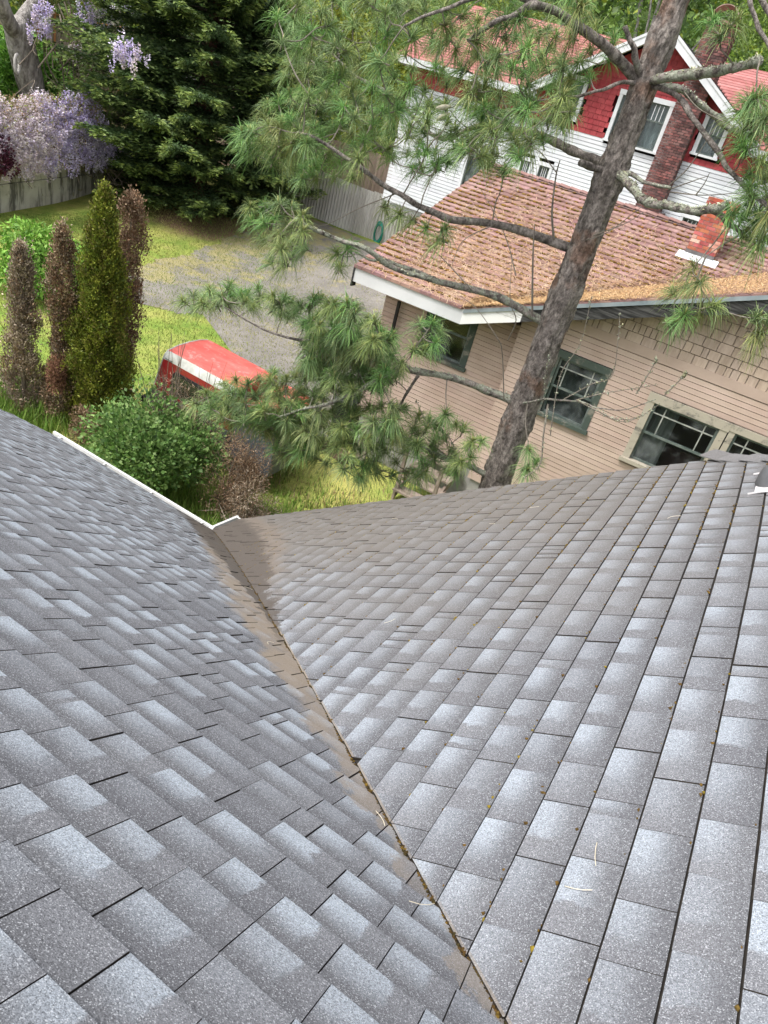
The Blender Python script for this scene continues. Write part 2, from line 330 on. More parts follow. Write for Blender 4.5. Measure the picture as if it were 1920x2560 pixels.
near = thing('shingled_house', 'house under our feet with grey asphalt shingle roof and open valley', 'house', (-3.0, 2.0, 0))
def near_roof():
    deckR = MB(); gy = np.linspace(-2.6, RAKE_Y-.01, 22); gx = np.linspace(-4.3, 2.3, 12)
    # decks (dark felt seen in the joints), sampled so that they follow the sag
    def deck(zf, region, name):
        V = []; F = []; M_ = {}
        for (x0, x1, y0, y1) in region:
            b = len(V); V += [(x, y, zf(x, y)-.006) for x, y in ((x0, y0), (x1, y0), (x1, y1), (x0, y1))]; F.append((b, b+1, b+2, b+3))
        me = bpy.data.meshes.new(name); me.from_pydata(V, [], F); me.update(); return mesh_obj(name, me, m_deck, near)
    reg = []
    for i in range(40):
        y0 = -2.6+i*(RAKE_Y+2.6)/40; y1 = y0+(RAKE_Y+2.6)/40
        reg.append((max(VC-y1, -4.22), min(2.3, .13+max(0, RAKE_Y-y1)), y0, y1))
    slopeR = deck(zR, reg, 'roof_slope'); slopeR['label'] = 'right roof slope falling into the valley'
    reg = []
    for i in range(40):
        y0 = -1.35+i*(EAVE_Y+1.35)/40; y1 = y0+(EAVE_Y+1.35)/40; reg.append((LEFT_X, VC-y0, y0, y1))
    slopeL = deck(zL, reg, 'roof_slope'); slopeL['label'] = 'left roof slope falling towards the white gutter'
    tabs = []
    # right slope: courses run along Y, butts face -X
    for k in range(-39, 17):
        xb = .418+EX*k; xt = xb+EX
        if xb < -4.3: continue
        for y0, y1 in split_courses(max(VC-xt-.1, -2.6), RAKE_Y, .165, .245):
            cg = .003+.005*float(sstep(1.5, 4.0, y0)); sg = .0014+.0024*float(sstep(1.2, 3.8, y0)); y1_ = min(y1, RAKE_Y)
            poly = [(xb, y0+sg), (xt-cg, y0+sg), (xt-cg, y1_-sg), (xb, y1_-sg)]
            poly = clip(poly, 1, 1, -VC-.012)                      # cut along the valley
            poly = clip(poly, -1, -1, .13+RAKE_Y+.01)              # cut along the hip
            poly = clip(poly, 1, 0, 4.24)
            if len(poly) < 3 or parea(poly) < 6e-4: continue
            ex = random.uniform(.0, .004); tw = random.uniform(-.002, .003)
            lift = lambda x, y, xb=xb, ex=ex, y0=y0, y1=y1, tw=tw: .003+.008*(1-(x-xb)/EX)+ex+tw*(y-y0)/(y1-y0)
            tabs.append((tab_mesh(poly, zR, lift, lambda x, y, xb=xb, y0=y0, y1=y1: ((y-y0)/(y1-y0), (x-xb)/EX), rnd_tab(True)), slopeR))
    # left slope: courses run along X, butts face +Y
    for k in range(-15, 42):
        yb = .343*1.7+EX*k; yt = yb-EX
        if yt > EAVE_Y: break
        yb_ = min(yb, EAVE_Y+.015); sg = .0011+.0022*float(sstep(.4, 3.2, yb))
        for x0, x1 in split_courses(LEFT_X, VC-yt, .135, .225):
            poly = [(max(x0, LEFT_X)+sg, yt), (x1-sg, yt), (x1-sg, yb_), (max(x0, LEFT_X)+sg, yb_)]
            poly = clip(poly, -1, -1, VC+.03)
            if len(poly) < 3 or parea(poly) < 6e-4 or poly[0][0] < LEFT_X-.01: continue
            ex = random.uniform(.0, .004); tw = random.uniform(-.002, .003)
            lift = lambda x, y, yb=yb, ex=ex, x0=x0, x1=x1, tw=tw: .003+.009*(1-(yb-y)/EX)+ex+tw*(x-x0)/(x1-x0)
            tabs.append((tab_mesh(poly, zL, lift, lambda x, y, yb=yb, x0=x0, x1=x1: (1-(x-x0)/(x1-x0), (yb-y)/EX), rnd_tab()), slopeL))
    order = sorted(range(len(tabs)), key=lambda i: -pix_area(tabs[i][0][0])); big = set(order[:300])
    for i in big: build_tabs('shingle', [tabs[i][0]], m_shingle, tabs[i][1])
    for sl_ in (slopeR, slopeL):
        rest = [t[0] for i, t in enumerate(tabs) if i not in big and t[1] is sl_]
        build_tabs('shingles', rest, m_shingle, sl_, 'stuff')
    # hip caps from the rake corner up to the ridge, ridge caps behind
    hipz = lambda t: zR(.13+t, RAKE_Y-t)
    def cap(p, q, lift0, lift1, w, side):
        p = np.array(p); q = np.array(q); d = q-p; d /= np.linalg.norm(d); sd = np.array([side[0], side[1], 0.])
        ring = lambda c, l: [c+sd*w+np.array([0, 0, -w*.47+l]), c+sd*w*.4+np.array([0, 0, -w*.1+l]), c+np.array([0, 0, l+.006]), c-sd*w*.4+np.array([0, 0, -w*.1+l]), c-sd*w+np.array([0, 0, -w*.47+l])]
        A, B = ring(p, lift0), ring(q, lift1); top = A+B
        bot = [a-np.array([0, 0, .006]) for a in top]
        F = [(i, i+1, 6+i, 5+i) for i in range(4)]+[(10+i+1, 10+i, 15+i, 16+i) for i in range(4)]+[(i+1, i, 10+i, 11+i) for i in range(4)]+[(5+i, 6+i, 16+i, 15+i) for i in range(4)]+[(0, 5, 15, 10), (9, 4, 14, 19)]
        return [tuple(v) for v in top+bot], F
    s2 = 1/math.sqrt(2)
    for i in range(17):
        t0 = -.05+.125*i; t1 = t0+.2
        v, f = cap((.13+t0, RAKE_Y-t0, hipz(max(t0, 0))), (.13+t1, RAKE_Y-t1, hipz(t1)), .045, .012, .13, (s2, s2))
        me = bpy.data.meshes.new('hip_cap'); me.from_pydata(v, [], f); me.update()
        ul = me.uv_layers.new(name='tab'); a = me.color_attributes.new('Col', 'FLOAT_COLOR', 'POINT'); a.data.foreach_set('color', np.tile([.0, random.random(), .2, 1], len(v)).astype(np.float32))
        mesh_obj('hip_cap', me, m_shingle, slopeR)
    # hip end beyond the cap and back slopes, so that the roof is closed
    mb = MB()
    zc = zR(.13, RAKE_Y)
    mb.add([(.13, RAKE_Y, zc-.01), (2.3, RAKE_Y-2.17, zR(2.3, RAKE_Y-2.17)-.01), (4.47, RAKE_Y, zc-.01)], [(0, 1, 2)])
    mb.add([(2.3, RAKE_Y-2.17, zR(2.3, 3.7)-.01), (2.3, -2.6, zR(2.3, 0)-.01), (7., -2.6, zR(2.3, 0)-3.1), (7., RAKE_Y, zR(2.3, 0)-3.1), (4.47, RAKE_Y, zc-.01)], [(0, 1, 2, 3, 4)])
    mb.add([(LEFT_X, -1.35, zL(0, -1.35)-.01), (VC+1.35, -1.35, zL(0, -1.35)-.01), (VC+1.35, -8, zL(0, -1.35)-4.4), (LEFT_X, -8, zL(0, -1.35)-4.4)], [(0, 1, 2, 3)])
    mb.build('rear_slope', m_deck, near)
    # walls, fascias
    w = MB(); w.box(LEFT_X+.35, -3.8, -6.5, EAVE_Y-.45, 0, 2.35); w.box(-3.8, 6.6, -2.3, RAKE_Y-.4, 0, 2.5); w.build('wall', m_beige, near)
    ga = MB(); yw = RAKE_Y-.42
    ga.prism([(-3.8, yw, 2.5), (6.6, yw, 2.5), (4.4, yw, zc-.3), (.2, yw, zc-.3)], [(-3.8, yw-.1, 2.5), (6.6, yw-.1, 2.5), (4.4, yw-.1, zc-.3), (.2, yw-.1, zc-.3)]); ga.build('gable_wall', m_beige, near)
    fa = MB(); n = 12
    for i in range(n):
        x0 = -4.2+i*4.33/n; x1 = x0+4.33/n
        fa.prism([(x0, RAKE_Y-.045, zR(x0, RAKE_Y)-.2), (x1, RAKE_Y-.045, zR(x1, RAKE_Y)-.2), (x1, RAKE_Y-.045, zR(x1, RAKE_Y)-.012), (x0, RAKE_Y-.045, zR(x0, RAKE_Y)-.012)],
                 [(x0, RAKE_Y-.02, zR(x0, RAKE_Y)-.2), (x1, RAKE_Y-.02, zR(x1, RAKE_Y)-.2), (x1, RAKE_Y-.02, zR(x1, RAKE_Y)-.012), (x0, RAKE_Y-.02, zR(x0, RAKE_Y)-.012)])
    fa.build('fascia', m_white_metal, near)
    fl = MB()
    for i in range(12):
        y0 = -1.3+i*(EAVE_Y+1.3)/12; y1 = y0+(EAVE_Y+1.3)/12; x = LEFT_X+.02
        fl.prism([(x, y0, zL(0, y0)-.2), (x, y1, zL(0, y1)-.2), (x, y1, zL(0, y1)-.012), (x, y0, zL(0, y0)-.012)], [(x+.03, y0, zL(0, y0)-.2), (x+.03, y1, zL(0, y1)-.2), (x+.03, y1, zL(0, y1)-.012), (x+.03, y0, zL(0, y0)-.012)])
    fl.build('fascia', m_white_metal, near)
    # gutters: open white channels
    def gutter(a, b, out, name='gutter'):
        a = np.array(a); b = np.array(b); o = np.array(out, float)
        prof = [(0, .0), (0, -.10), (.07, -.10), (.095, -.05), (.105, -.005), (.125, .0), (.125, .008), (.098, .004), (.09, -.045), (.067, -.094), (.006, -.094), (.006, 0)]
        ring = lambda c: [c+o*x+np.array([0, 0, z]) for x, z in prof]
        m_ = MB(); m_.prism(ring(a), ring(b)); gobj = m_.build(name, m_white_metal, near)
        d = MB()
        for t in np.linspace(.06, .94, max(2, int(np.linalg.norm(b-a)/.6))): c = a+(b-a)*t; ax = (b-a)/np.linalg.norm(b-a)*.012; d.prism([c-ax, c+ax, c+ax+o*.1, c-ax+o*.1], [q+np.array([0, 0, .004]) for q in (c-ax, c+ax, c+ax+o*.1, c-ax+o*.1)])
        d.build('gutter_strap', m_white_metal, gobj)
    ze = zL(0, EAVE_Y)
    gutter((LEFT_X-.03, EAVE_Y-.02, ze-.012), (VC-EAVE_Y-.05, EAVE_Y-.02, ze-.03), (0, 1, 0))
    gutter((VC-EAVE_Y+.03, EAVE_Y+.03, ze-.03), (VC-EAVE_Y+.03, RAKE_Y+.02, ze-.07), (-1, 0, 0))
    # vent boot: flashing sheet, cone, collar, pipe
    vx, vy = .43, 4.72
    nR = np.array([-S, 0, 1.])/math.sqrt(1+S*S); uR = np.array([1., 0, S])/math.sqrt(1+S*S)
    vp = thing('vent_pipe', 'dark grey plastic vent boot with flashing by right edge of roof', 'vent pipe', (vx, vy, zR(vx, vy)))
    m_flash = plain('galvanised_flashing', (.36, .35, .35), (.55, .53, .53), 9., .5, .1, 60., .4); m_boot = plain('grey_plastic', (.075, .077, .082), (.115, .115, .12), 6., .5, .08, 80., .4)
    P = lambda a, b, h: np.array([vx, vy, zR(vx, vy)+.014])+uR*a+np.array([0, 1, 0])*b+nR*h
    f = MB(); f.prism([P(-.075, -.2, .006), P(.13, -.2, .012), P(.13, .2, .012), P(-.075, .2, .006)], [P(-.075, -.2, .010), P(.13, -.2, .016), P(.13, .2, .016), P(-.075, .2, .010)])
    f.tube([P(-.105, -.2, .012), P(-.03, -.205, .02), P(.09, -.205, .02)], .008, 6); f.tube([P(-.105, .2, .012), P(.09, .205, .02)], .008, 6); f.build('flashing', m_flash, vp)
    base = P(.02, 0, .012); V = []; F = []; n = 28
    rings = [(.105, 0, 0), (.10, .012, 0), (.085, .045, .3), (.078, .075, .7), (.072, .085, 1), (.06, .09, 1)]
    for R_, h, t in rings:
        c = base+nR*h*(1-t)+np.array([0, 0, h])*t; e1 = uR*(1-t)+np.array([1., 0, 0])*t; e1 /= np.linalg.norm(e1)
        V += [c+R_*(math.cos(a)*e1+math.sin(a)*np.array([0, 1., 0])) for a in np.linspace(0, 2*math.pi, n, endpoint=False)]
    F = [np.array([(i*n+k, i*n+(k+1) % n, (i+1)*n+(k+1) % n, (i+1)*n+k) for i in range(len(rings)-1) for k in range(n)])]
    fast('boot', np.array(V), F, m_boot, vp, smooth=True)
    pm = MB(); c = base; pm.tube([c+np.array([0, 0, z]) for z in (.05, .10, .105, .125, .13, .145)], [.055, .055, .07, .072, .065, .05], 24); pm.build('collar', m_boot, vp, smooth=True)
    # moss and grit caught along butt lines, slots and valley
    m_moss = plain('roof_moss', (.10, .085, .03), (.26, .21, .06), 60., .95, attr=True)
    P_, C_ = [], []
    def add(x, y, zf, lift, c): P_.append((x, y, zf(x, y)+lift)); C_.append(c)
    for _ in range(11000):
        k = random.randint(-30, 14); x = .418+EX*k+random.gauss(0, .004); y = random.uniform(max(VC-x, .6), RAKE_Y)
        w_ = (.25+.75*sstep(2.5, 5.5, y))*(1 if math.sin(k*2.1+y*1.3)+math.sin(y*3.7+k) > .1 else .25)
        if y+x > .13+RAKE_Y-.05 or random.random() > w_: continue
        add(x-.006, y, zR, .005, random.choice([(.7, .55, .4), (.55, .4, .3), (1.0, .9, .35), (.4, .3, .24), (.45, .32, .25)]))
    for _ in range(2000):
        y = .6+4.6*random.random(); x = VC-y+.004+random.gauss(0, .006)
        add(x, y, zR, .004, random.choice([(.25, .2, .16), (.4, .27, .2), (.2, .18, .16), (.3, .22, .18), (.28, .2, .15), (.6, .45, .2)]))
    n = len(P_); P_ = np.array(P_); sz = rng.uniform(.003, .0085, n); base_ = np.array([(1, 0, 0), (-1, 0, 0), (0, 1.4, 0), (0, -1.4, 0), (0, 0, .8), (0, 0, -.6)], float)
    V = P_[:, None, :]+base_[None]*sz[:, None, None]*rng.uniform(.6, 1.4, (n, 6, 1)); tri = np.array([(0, 2, 4), (2, 1, 4), (1, 3, 4), (3, 0, 4), (2, 0, 5), (1, 2, 5), (3, 1, 5), (0, 3, 5)])
    F = (np.arange(n)[:, None, None]*6+tri[None]).reshape(-1, 3)
    o = fast('moss', V.reshape(-1, 3), [F], m_moss, near, np.repeat(np.array(C_), 6, 0)); o['kind'] = 'stuff'
near_roof()
def straws():
    mb = MB()
    for _ in range(12):
        if random.random() < .6: x = random.uniform(-2.5, .8); y = random.uniform(max(1.2, VC-x+.1), 5.4); zf = zR
        else: y = random.uniform(.7, 4.5); x = VC-y-abs(random.gauss(0, .12)); zf = zL
        a = random.uniform(0, 6.28); L = random.uniform(.02, .05); b = random.gauss(0, .5); pts = []
        for t in (-1, -.4, .3, 1): xx = x+L*(math.cos(a)*t-math.sin(a)*b*t*t*.5); yy = y+L*(math.sin(a)*t+math.cos(a)*b*t*t*.5); pts.append((xx, yy, (zR if xx+yy > VC else zL)(xx, yy)+.018))
        mb.tube(pts, .0011, 4)
    mb.build('straw', plain('dry_straw', (.5, .44, .33), (.66, .6, .48), 20., .8), near)['kind'] = 'stuff'
straws()

# ================================================================== TAN HOUSE
m_tan = plain('tan_paint', (.385, .287, .236), (.46, .355, .30), 1.2, .75, .12, 60., .2, (1, 1, 1), attr=True)
m_tan_sh = plain('tan_shingle_paint', (.37, .28, .225), (.47, .37, .30), 3., .8, .2, 90., .2, (6, 6, .7), attr=True)
m_wood_w = plain('flaking_white_board', (.25, .24, .22), (.68, .68, .66), 2.2, .7, .2, 60., .25, (1.2, 1, 5), lo=.3, hi=.5)
m_fascia_white = plain('white_fascia', (.48, .49, .50), (.58, .59, .60), 1.2, .6, .08, 30., .3)
m_fascia_dark = plain('weathered_board', (.018, .018, .018), (.10, .098, .095), 3.2, .85, .5, 30., .15, (.6, 1, 9), lo=.35, hi=.75)
m_drip = plain('grey_drip_metal', (.17, .205, .225), (.26, .295, .315), 2., .4, .05, 20., .5)
def weather_trim(name, paint, a, b, thr=.48):
    g = G(name); p = g.pos(); n = g.noise(p, 2.4, 9, .72, .6); n2 = g.noise(p, 5., 7, .75)
    c = g.mix(g.rng(n, thr, thr+.1), paint, g.mix(g.rng(n2, .35, .65), a, b)); return g.done(c, .85, g.bump(n, .4, .006), .2)
m_trim_green = weather_trim('peeling_green_trim', (.06, .078, .066), (.085, .085, .07), (.24, .225, .19), .5)
m_trim_pale = weather_trim('peeling_pale_trim', (.36, .325, .265), (.085, .082, .07), (.34, .31, .26), .5)
m_sash = plain('grey_green_sash', (.06, .082, .075), (.15, .17, .155), 6., .7, .2, 40.)
m_muntin = plain('worn_muntin', (.2, .215, .2), (.36, .36, .33), 9., .7, .1, 40.)
m_dark_room = plain('dark_interior', (.012, .010, .010), (.03, .02, .018), 1.2, .9)
m_maroon = plain('maroon_cloth', (.028, .010, .012), (.05, .02, .02), 3., .9)
m_curtain = plain('grey_curtain', (.17, .175, .165), (.25, .25, .235), 2.2, .9, .2, 12., .1, (9, 9, .6))
def glass_mat(name, tint=(.02, .025, .025), a=.35):
    g = G(name); tr = g.n('BsdfTransparent'); tr.inputs[0].default_value = (.72, .76, .76, 1)
    gl = g.n('BsdfGlossy'); gl.inputs['Roughness'].default_value = .06; gl.inputs[0].default_value = (.9, .93, .95, 1)
    df = g.n('BsdfDiffuse'); df.inputs[0].default_value = (.30, .32, .32, 1)
    lw = g.n('LayerWeight'); lw.inputs['Blend'].default_value = .35
    m1 = g.n('MixShader'); g.t.links.new(g.mth('MULTIPLY', g.rng(g.noise(g.pos(), 2.5, 4), .45, .8), a), m1.inputs[0]); g.t.links.new(tr.outputs[0], m1.inputs[1]); g.t.links.new(df.outputs[0], m1.inputs[2])
    m2 = g.n('MixShader'); g.t.links.new(g.mth('ADD', g.mth('MULTIPLY', lw.outputs['Fresnel'], .22), .02), m2.inputs[0]); g.t.links.new(m1.outputs[0], m2.inputs[1]); g.t.links.new(gl.outputs[0], m2.inputs[2])
    g.t.links.new(m2.outputs[0], g.o.inputs['Surface']); return g.m
m_glass = glass_mat('dusty_glass')
TF = 12.5; TP = .4; TE = 4.1; TX0, TX1, TRX = -7.3, -4.85, .43; TRY = TF+(TRX-TX1)         # fascia plane, pitch, eave z, eave ends, cross-ridge x, main ridge y
WG, WM = 12.95, 13.22                                                                  # gable wall and main wall planes
CORNER = -3.83
tan = thing('tan_house', 'tan clapboard house with mossy brown roof and peeling window trim', 'house', (-1.5, 15, 0))
zt = lambda x, y: TE+TP*(y-TF)
zc_ = lambda x, y: TE+TP*(x-TX1)
def window(parent, x0, x1, z0, z1, y, trim, tw=.115, lites=True, sill=True, split=.5, mun='side', curtain=None, proud=.03):
    """double-hung window: casing (part) with sill, sashes, muntins and panes below it"""
    f = MB()
    f.box(x0, x0+tw, y-proud, y+.1, z0, z1); f.box(x1-tw, x1, y-proud, y+.1, z0, z1); f.box(x0-.012, x1+.012, y-proud-.012, y+.1, z1-tw*1.15, z1+.012)
    w = f.build('window', trim, parent)
    s = MB(); s.box(x0-.03, x1+.03, y-proud-.05, y+.1, z0-.02, z0+.05); s.build('sill', trim, w)
    a0, a1, b0, b1 = x0+tw+.003, x1-tw-.003, z0+.053, z1-tw*1.15-.003; zm = b0+(b1-b0)*split; r = .042
    def sash(c0, c1, yy):
        q = MB(); q.box(a0, a0+r, yy, yy+.035, c0, c1); q.box(a1-r, a1, yy, yy+.035, c0, c1); q.box(a0+r, a1-r, yy+.001, yy+.034, c0, c0+r); q.box(a0+r, a1-r, yy+.001, yy+.034, c1-r, c1); q.build('sash', m_sash, w)
        return a0+r, a1-r, c0+r, c1-r, yy
    up = sash(zm-.02, b1, y+.012); lo = sash(b0, zm+.018, y+.052)
    g0, g1, h0, h1, yy = up
    m = []
    if mun == 'side':                                     # prairie pattern: bars near the edges
        ix = (g1-g0)*.17; iz = (h1-h0)*.27; xs = [g0, g0+ix, g1-ix, g1]; zs = [h0, h1-iz, h1]
    elif mun == 'cols':
        xs = list(np.linspace(g0, g1, 5)); zs = [h0, h1]
    else: xs = [g0, g1]; zs = [h0, h1]
    for xx in xs[1:-1]: k = MB(); k.box(xx-.011, xx+.011, yy+.004, yy+.03, h0, h1); k.build('muntin', m_muntin if trim is not m_white_trim else m_white_trim, w)
    for zz in zs[1:-1]: k = MB(); k.box(g0, g1, yy+.006, yy+.028, zz-.011, zz+.011); k.build('muntin', m_muntin if trim is not m_white_trim else m_white_trim, w)
    for i in range(len(xs)-1):
        for j in range(len(zs)-1):
            k = MB(); k.box(xs[i]+.004, xs[i+1]-.004, yy+.014, yy+.018, zs[j]+.004, zs[j+1]-.004); k.build('pane', m_glass, w)
    g0, g1, h0, h1, yy = lo
    k = MB(); k.box(g0, g1, yy+.014, yy+.018, h0, h1); k.build('pane', m_glass, w)
    # room behind: jamb reveal, curtain
    rm = MB(); d = 1.0
    rm.add([(x0+.02, y+.1, z0), (x1-.02, y+.1, z0), (x1-.02, y+.1, z1), (x0+.02, y+.1, z1), (x0-.5, y+d, z0-.6), (x1+.5, y+d, z0-.6), (x1+.5, y+d, z1+.3), (x0-.5, y+d, z1+.3)], [(0, 4, 5, 1), (1, 5, 6, 2), (2, 6, 7, 3), (3, 7, 4, 0), (4, 7, 6, 5)])
    rm.build('dark_room', m_dark_room, w)
    if curtain:
        c0, c1, cm = curtain; V = []; n = 40
        for i, t in enumerate(np.linspace(0, 1, n)):
            xx = x0+(x1-x0)*(c0+(c1-c0)*t); yc = y+.17+.02*math.sin(t*26); V += [(xx, yc, z0), (xx, yc, z1)]
        fast('curtain', np.array(V), [np.array([(2*i, 2*i+2, 2*i+3, 2*i+1) for i in range(n-1)])], cm, w, smooth=True)
    return w
m_white_trim = plain('white_trim', (.52, .53, .55), (.63, .64, .66), 2., .5, .06, 40., .3)
def boards(parent, x0, x1, z0, z1, y, ex, holes, m, name, joined=False, topline=None, thick=.02, gap=.0075):
    """lap siding: each course one board, cut round the openings"""
    z = z0; J = MB(); n = 0
    while z < z1-.01:
        zt_ = min(z+ex, z1); seg = [(x0, x1)]
        for hx0, hx1, hz0, hz1 in holes:
            if zt_ > hz0+.003 and z < hz1-.003: seg = [q for a, b in seg for q in ((a, min(b, hx0)), (max(a, hx1), b)) if q[1]-q[0] > .01]
        for a, b in seg:
            if topline:
                a = max(a, topline(zt_))
                if b-a < .03: continue
            t = J if joined else MB(); v = random.uniform(.93, 1.05); t.cur = (v, v*random.uniform(.985, 1.015), v)
            t.prism([(a, y-thick, z+gap), (b, y-thick, z+gap), (b, y-thick*.7, zt_-.001), (a, y-thick*.7, zt_-.001)], [(a, y+.01, z+gap), (b, y+.01, z+gap), (b, y+.01, zt_-.001), (a, y+.01, zt_-.001)])
            if not joined: t.build(name, m, parent, col=True)
        z += ex
    if joined: o = J.build(name, m, parent, col=True); o['kind'] = 'stuff'
def tan_house():
    # structural walls (sheathing behind the boards)
    wl = MB(); wl.box(-6.85, CORNER+.3, WM+.012, WM+.06, .9, 4.0); main_wall = wl.build('main_wall', m_dark_room, tan)
    wl = MB(); wl.box(CORNER+.012, 6.0, WG+.012, WG+.06, .9, TE+.2); wl.add([(CORNER, WG+.02, TE+.2), (4.7, WG+.02, TE+.2), (TRX, WG+.02, zc_(TRX, 0)-.1)], [(0, 1, 2)]); gable_wall = wl.build('gable_wall', m_dark_room, tan)
    W1 = (-3.04, -1.98, 7.2-4.52, 7.2-3.26); W2 = (-1.21, .20, 7.2-4.68, 7.2-3.36); W3 = (.22, 1.6, 7.2-4.68, 7.2-3.36); W0 = (-5.86, -4.74, 7.2-4.42, 7.2-3.12)
    # cut the sheathing where windows are: use separate boxes instead
    for o in (main_wall, gable_wall): bpy.data.objects.remove(o)
    def wall(name, x0, x1, y, z0, z1, holes):
        m_ = MB(); xs = [x0]
        for h in sorted(holes): 
            if h[0]-xs[-1] > .03: m_.box(xs[-1], h[0]+.01, y+.012, y+.07, z0, z1)
            m_.box(h[0]+.01, h[1]-.01, y+.013, y+.069, z0, h[2]+.01); m_.box(h[0]+.01, h[1]-.01, y+.013, y+.069, h[3]-.01, z1); xs.append(h[1]-.01)
        m_.box(xs[-1], x1, y+.012, y+.07, z0, z1); return m_
    main_wall = wall('main_wall', -6.85, CORNER+.3, WM, .9, 4.02, [W0]).build('main_wall', m_tan_plain, tan)
    gw = wall('gable_wall', CORNER, 6.0, WG, .9, TE+.12, [W1, W2, W3]); gw.add([(CORNER-.3, WG+.03, TE+.12), (4.9, WG+.03, TE+.12), (TRX, WG+.03, zc_(TRX, 0)-.12)], [(0, 1, 2)])
    gw.box(CORNER, CORNER+.05, WG+.07, WM+.05, .9, 4.02)
    gable_wall = gw.build('gable_wall', m_tan_plain, tan)
    sw = MB(); sw.box(-6.85, -6.78, WM+.07, 22.6, .3, 4.0); sw.box(6.0, 6.07, WG+.07, 22.6, .3, 4.0); sw.box(-6.85, 6.07, 22.6, 22.7, .3, 4.0); sw.build('rear_walls', m_tan_plain, tan)
    cw = MB(); cw.box(CORNER-.006, CORNER+.012, WG-.01, WM-.012, .9, 4.0); cw.build('return_wall', m_tan_plain, tan)
    boards(main_wall, -6.86, CORNER-.004, 1.12, 4.0, WM, .094, [W0], m_tan, 'siding_board')
    belt0 = 7.2-2.68-.17; belt1 = 7.2-2.68
    boards(gable_wall, CORNER-.01, 2.0, .95, belt0, WG, .094, [W1, W2, W3], m_tan, 'siding_board', topline=lambda z: max(CORNER-.01, TX1+.35+(z-TE)/TP) if z > TE else CORNER-.01)
    b = MB(); b.box(TX1+.32+(belt0-TE)/TP, 2.0, WG-.03, WG+.02, belt0+.002, belt1); b.build('belt_board', m_tan_plain, gable_wall)
    # sill-beam and foundation
    f = MB(); f.box(-6.9, CORNER+.02, WM-.03, WM+.05, .95, 1.115); f.box(CORNER-.03, 6.0, WG-.03, WG+.05, .8, .945); f.build('water_table', m_tan_plain, tan)
    m_conc = plain('foundation_concrete', (.22, .215, .20), (.34, .33, .31), 2., .9); f = MB(); f.box(-6.8, CORNER-.05, WM+.02, WM+.3, 0, .948); f.box(CORNER+.02, 6.0, WG+.02, WG+.3, 0, .798); f.build('foundation', m_conc, tan)
    # gable shingles
    z = belt1; row = 0; ex = .165
    while z < 6.1:
        x = max(TX1+.3, TX1+.3+(z-TE)/TP-.6)-random.uniform(0, .15)
        while x < 1.9:
            w = random.choice([.10, .13, .17, .2, .24, .28]); poly = [(x+.006, z), (x+w-.006, z), (x+w-.006, z+ex-.012), (x+.006, z+ex-.012)]
            poly = clip(poly, TP, -1, TE-TP*TX1-.22)
            poly = clip(poly, 1, 0, -(TX1+.2))
            if len(poly) >= 3 and parea(poly) > 4e-4:
                s = MB(); v = random.uniform(.9, 1.1); s.cur = (v, v, v*random.uniform(.97, 1.03)); dy = random.uniform(0, .004)
                s.prism([(a, WG-.022-dy+.016*(b_-z)/ex, b_) for a, b_ in poly], [(a, WG+.012, b_) for a, b_ in poly]); s.build('wall_shingle', m_tan_sh, gable_wall, col=True)
            x += w
        z += ex
    # windows
    w1 = window(tan, *W1, WG, m_trim_green, .105, curtain=(0, 1, m_dusty)); w1['label'] = 'small window with peeling green trim behind the pine trunk'
    w2 = window(tan, *W2, WG, m_trim_pale, .13, curtain=(.0, .42, m_curtain)); w2['label'] = 'large window with flaking pale casing and grey curtain'
    w3 = window(tan, *W3, WG, m_trim_pale, .10)
    w0 = window(tan, *W0, WM, m_trim_green, .13, mun='none', curtain=(.0, .3, m_curtain)); w0['label'] = 'window in the shade of the white eave board'
    mc = MB(); mc.box(-.6, 1.4, WG+.35, WG+.4, 2.5, 2.95); mc.build('maroon_cloth', m_maroon, tan)
    # fascias
    f = MB(); f.box(TX0, TX1-.002, TF, TF+.03, 3.80, TE-.012); f.build('eave_board', m_fascia_white, tan)
    f = MB(); f.box(TX0-.03, TX0-.002, TF-.02, TF+.14, 3.70, TE+.01); f.build('eave_end_bracket', m_fascia_dark, tan)
    def rake(xa, xb, m, d0, d1, y0, y1, name):
        q = MB(); za, zb = zc_(xa, 0), zc_(xb, 0); q.prism([(xa, y0, za-d0), (xb, y0, zb-d0), (xb, y0, zb-d1), (xa, y0, za-d1)], [(xa, y1, za-d0), (xb, y1, zb-d0), (xb, y1, zb-d1), (xa, y1, za-d1)]); return q.build(name, m, tan)
    rake(TX1, -3.75, m_wood_w, .30, .085, TF-.008, TF+.03, 'rake_board'); rake(-3.75, TRX, m_fascia_dark, .30, .085, TF-.006, TF+.03, 'rake_board')
    rake(TX1+.004, TRX, m_fascia_white if False else m_drip, .083, .012, TF-.03, TF+.02, 'drip_edge')
    q = MB(); q.add([(TRX, TF, zc_(TRX, 0)-.3), (2*TRX-TX1, TF, TE-.3), (2*TRX-TX1, TF, TE-.01), (TRX, TF, zc_(TRX, 0)-.01)], [(0, 1, 2, 3)]); q.build('rake_board', m_fascia_dark, tan)
    sf = MB(); sf.add([(TX0, TF+.03, 3.99), (TX1, TF+.03, 3.99), (TX1, WM, 3.995+TP*.6), (TX0, WM, 3.995+TP*.6)], [(3, 2, 1, 0)]); sf.build('soffit', m_fascia_dark, tan)
    sf = MB(); sf.add([(TX1, TF+.03, zc_(TX1, 0)-.12), (TRX, TF+.03, zc_(TRX, 0)-.12), (TRX, WG+.05, zc_(TRX, 0)-.12), (TX1, WG+.05, zc_(TX1, 0)-.12)], [(0, 1, 2, 3)]); sf.build('soffit', m_fascia_dark, tan)
    # roof decks
    m_rdeck = plain('roof_felt', (.03, .02, .016), (.06, .045, .03), 6., .95)
    d = MB(); zz = lambda x, y: zt(x, y)-.02
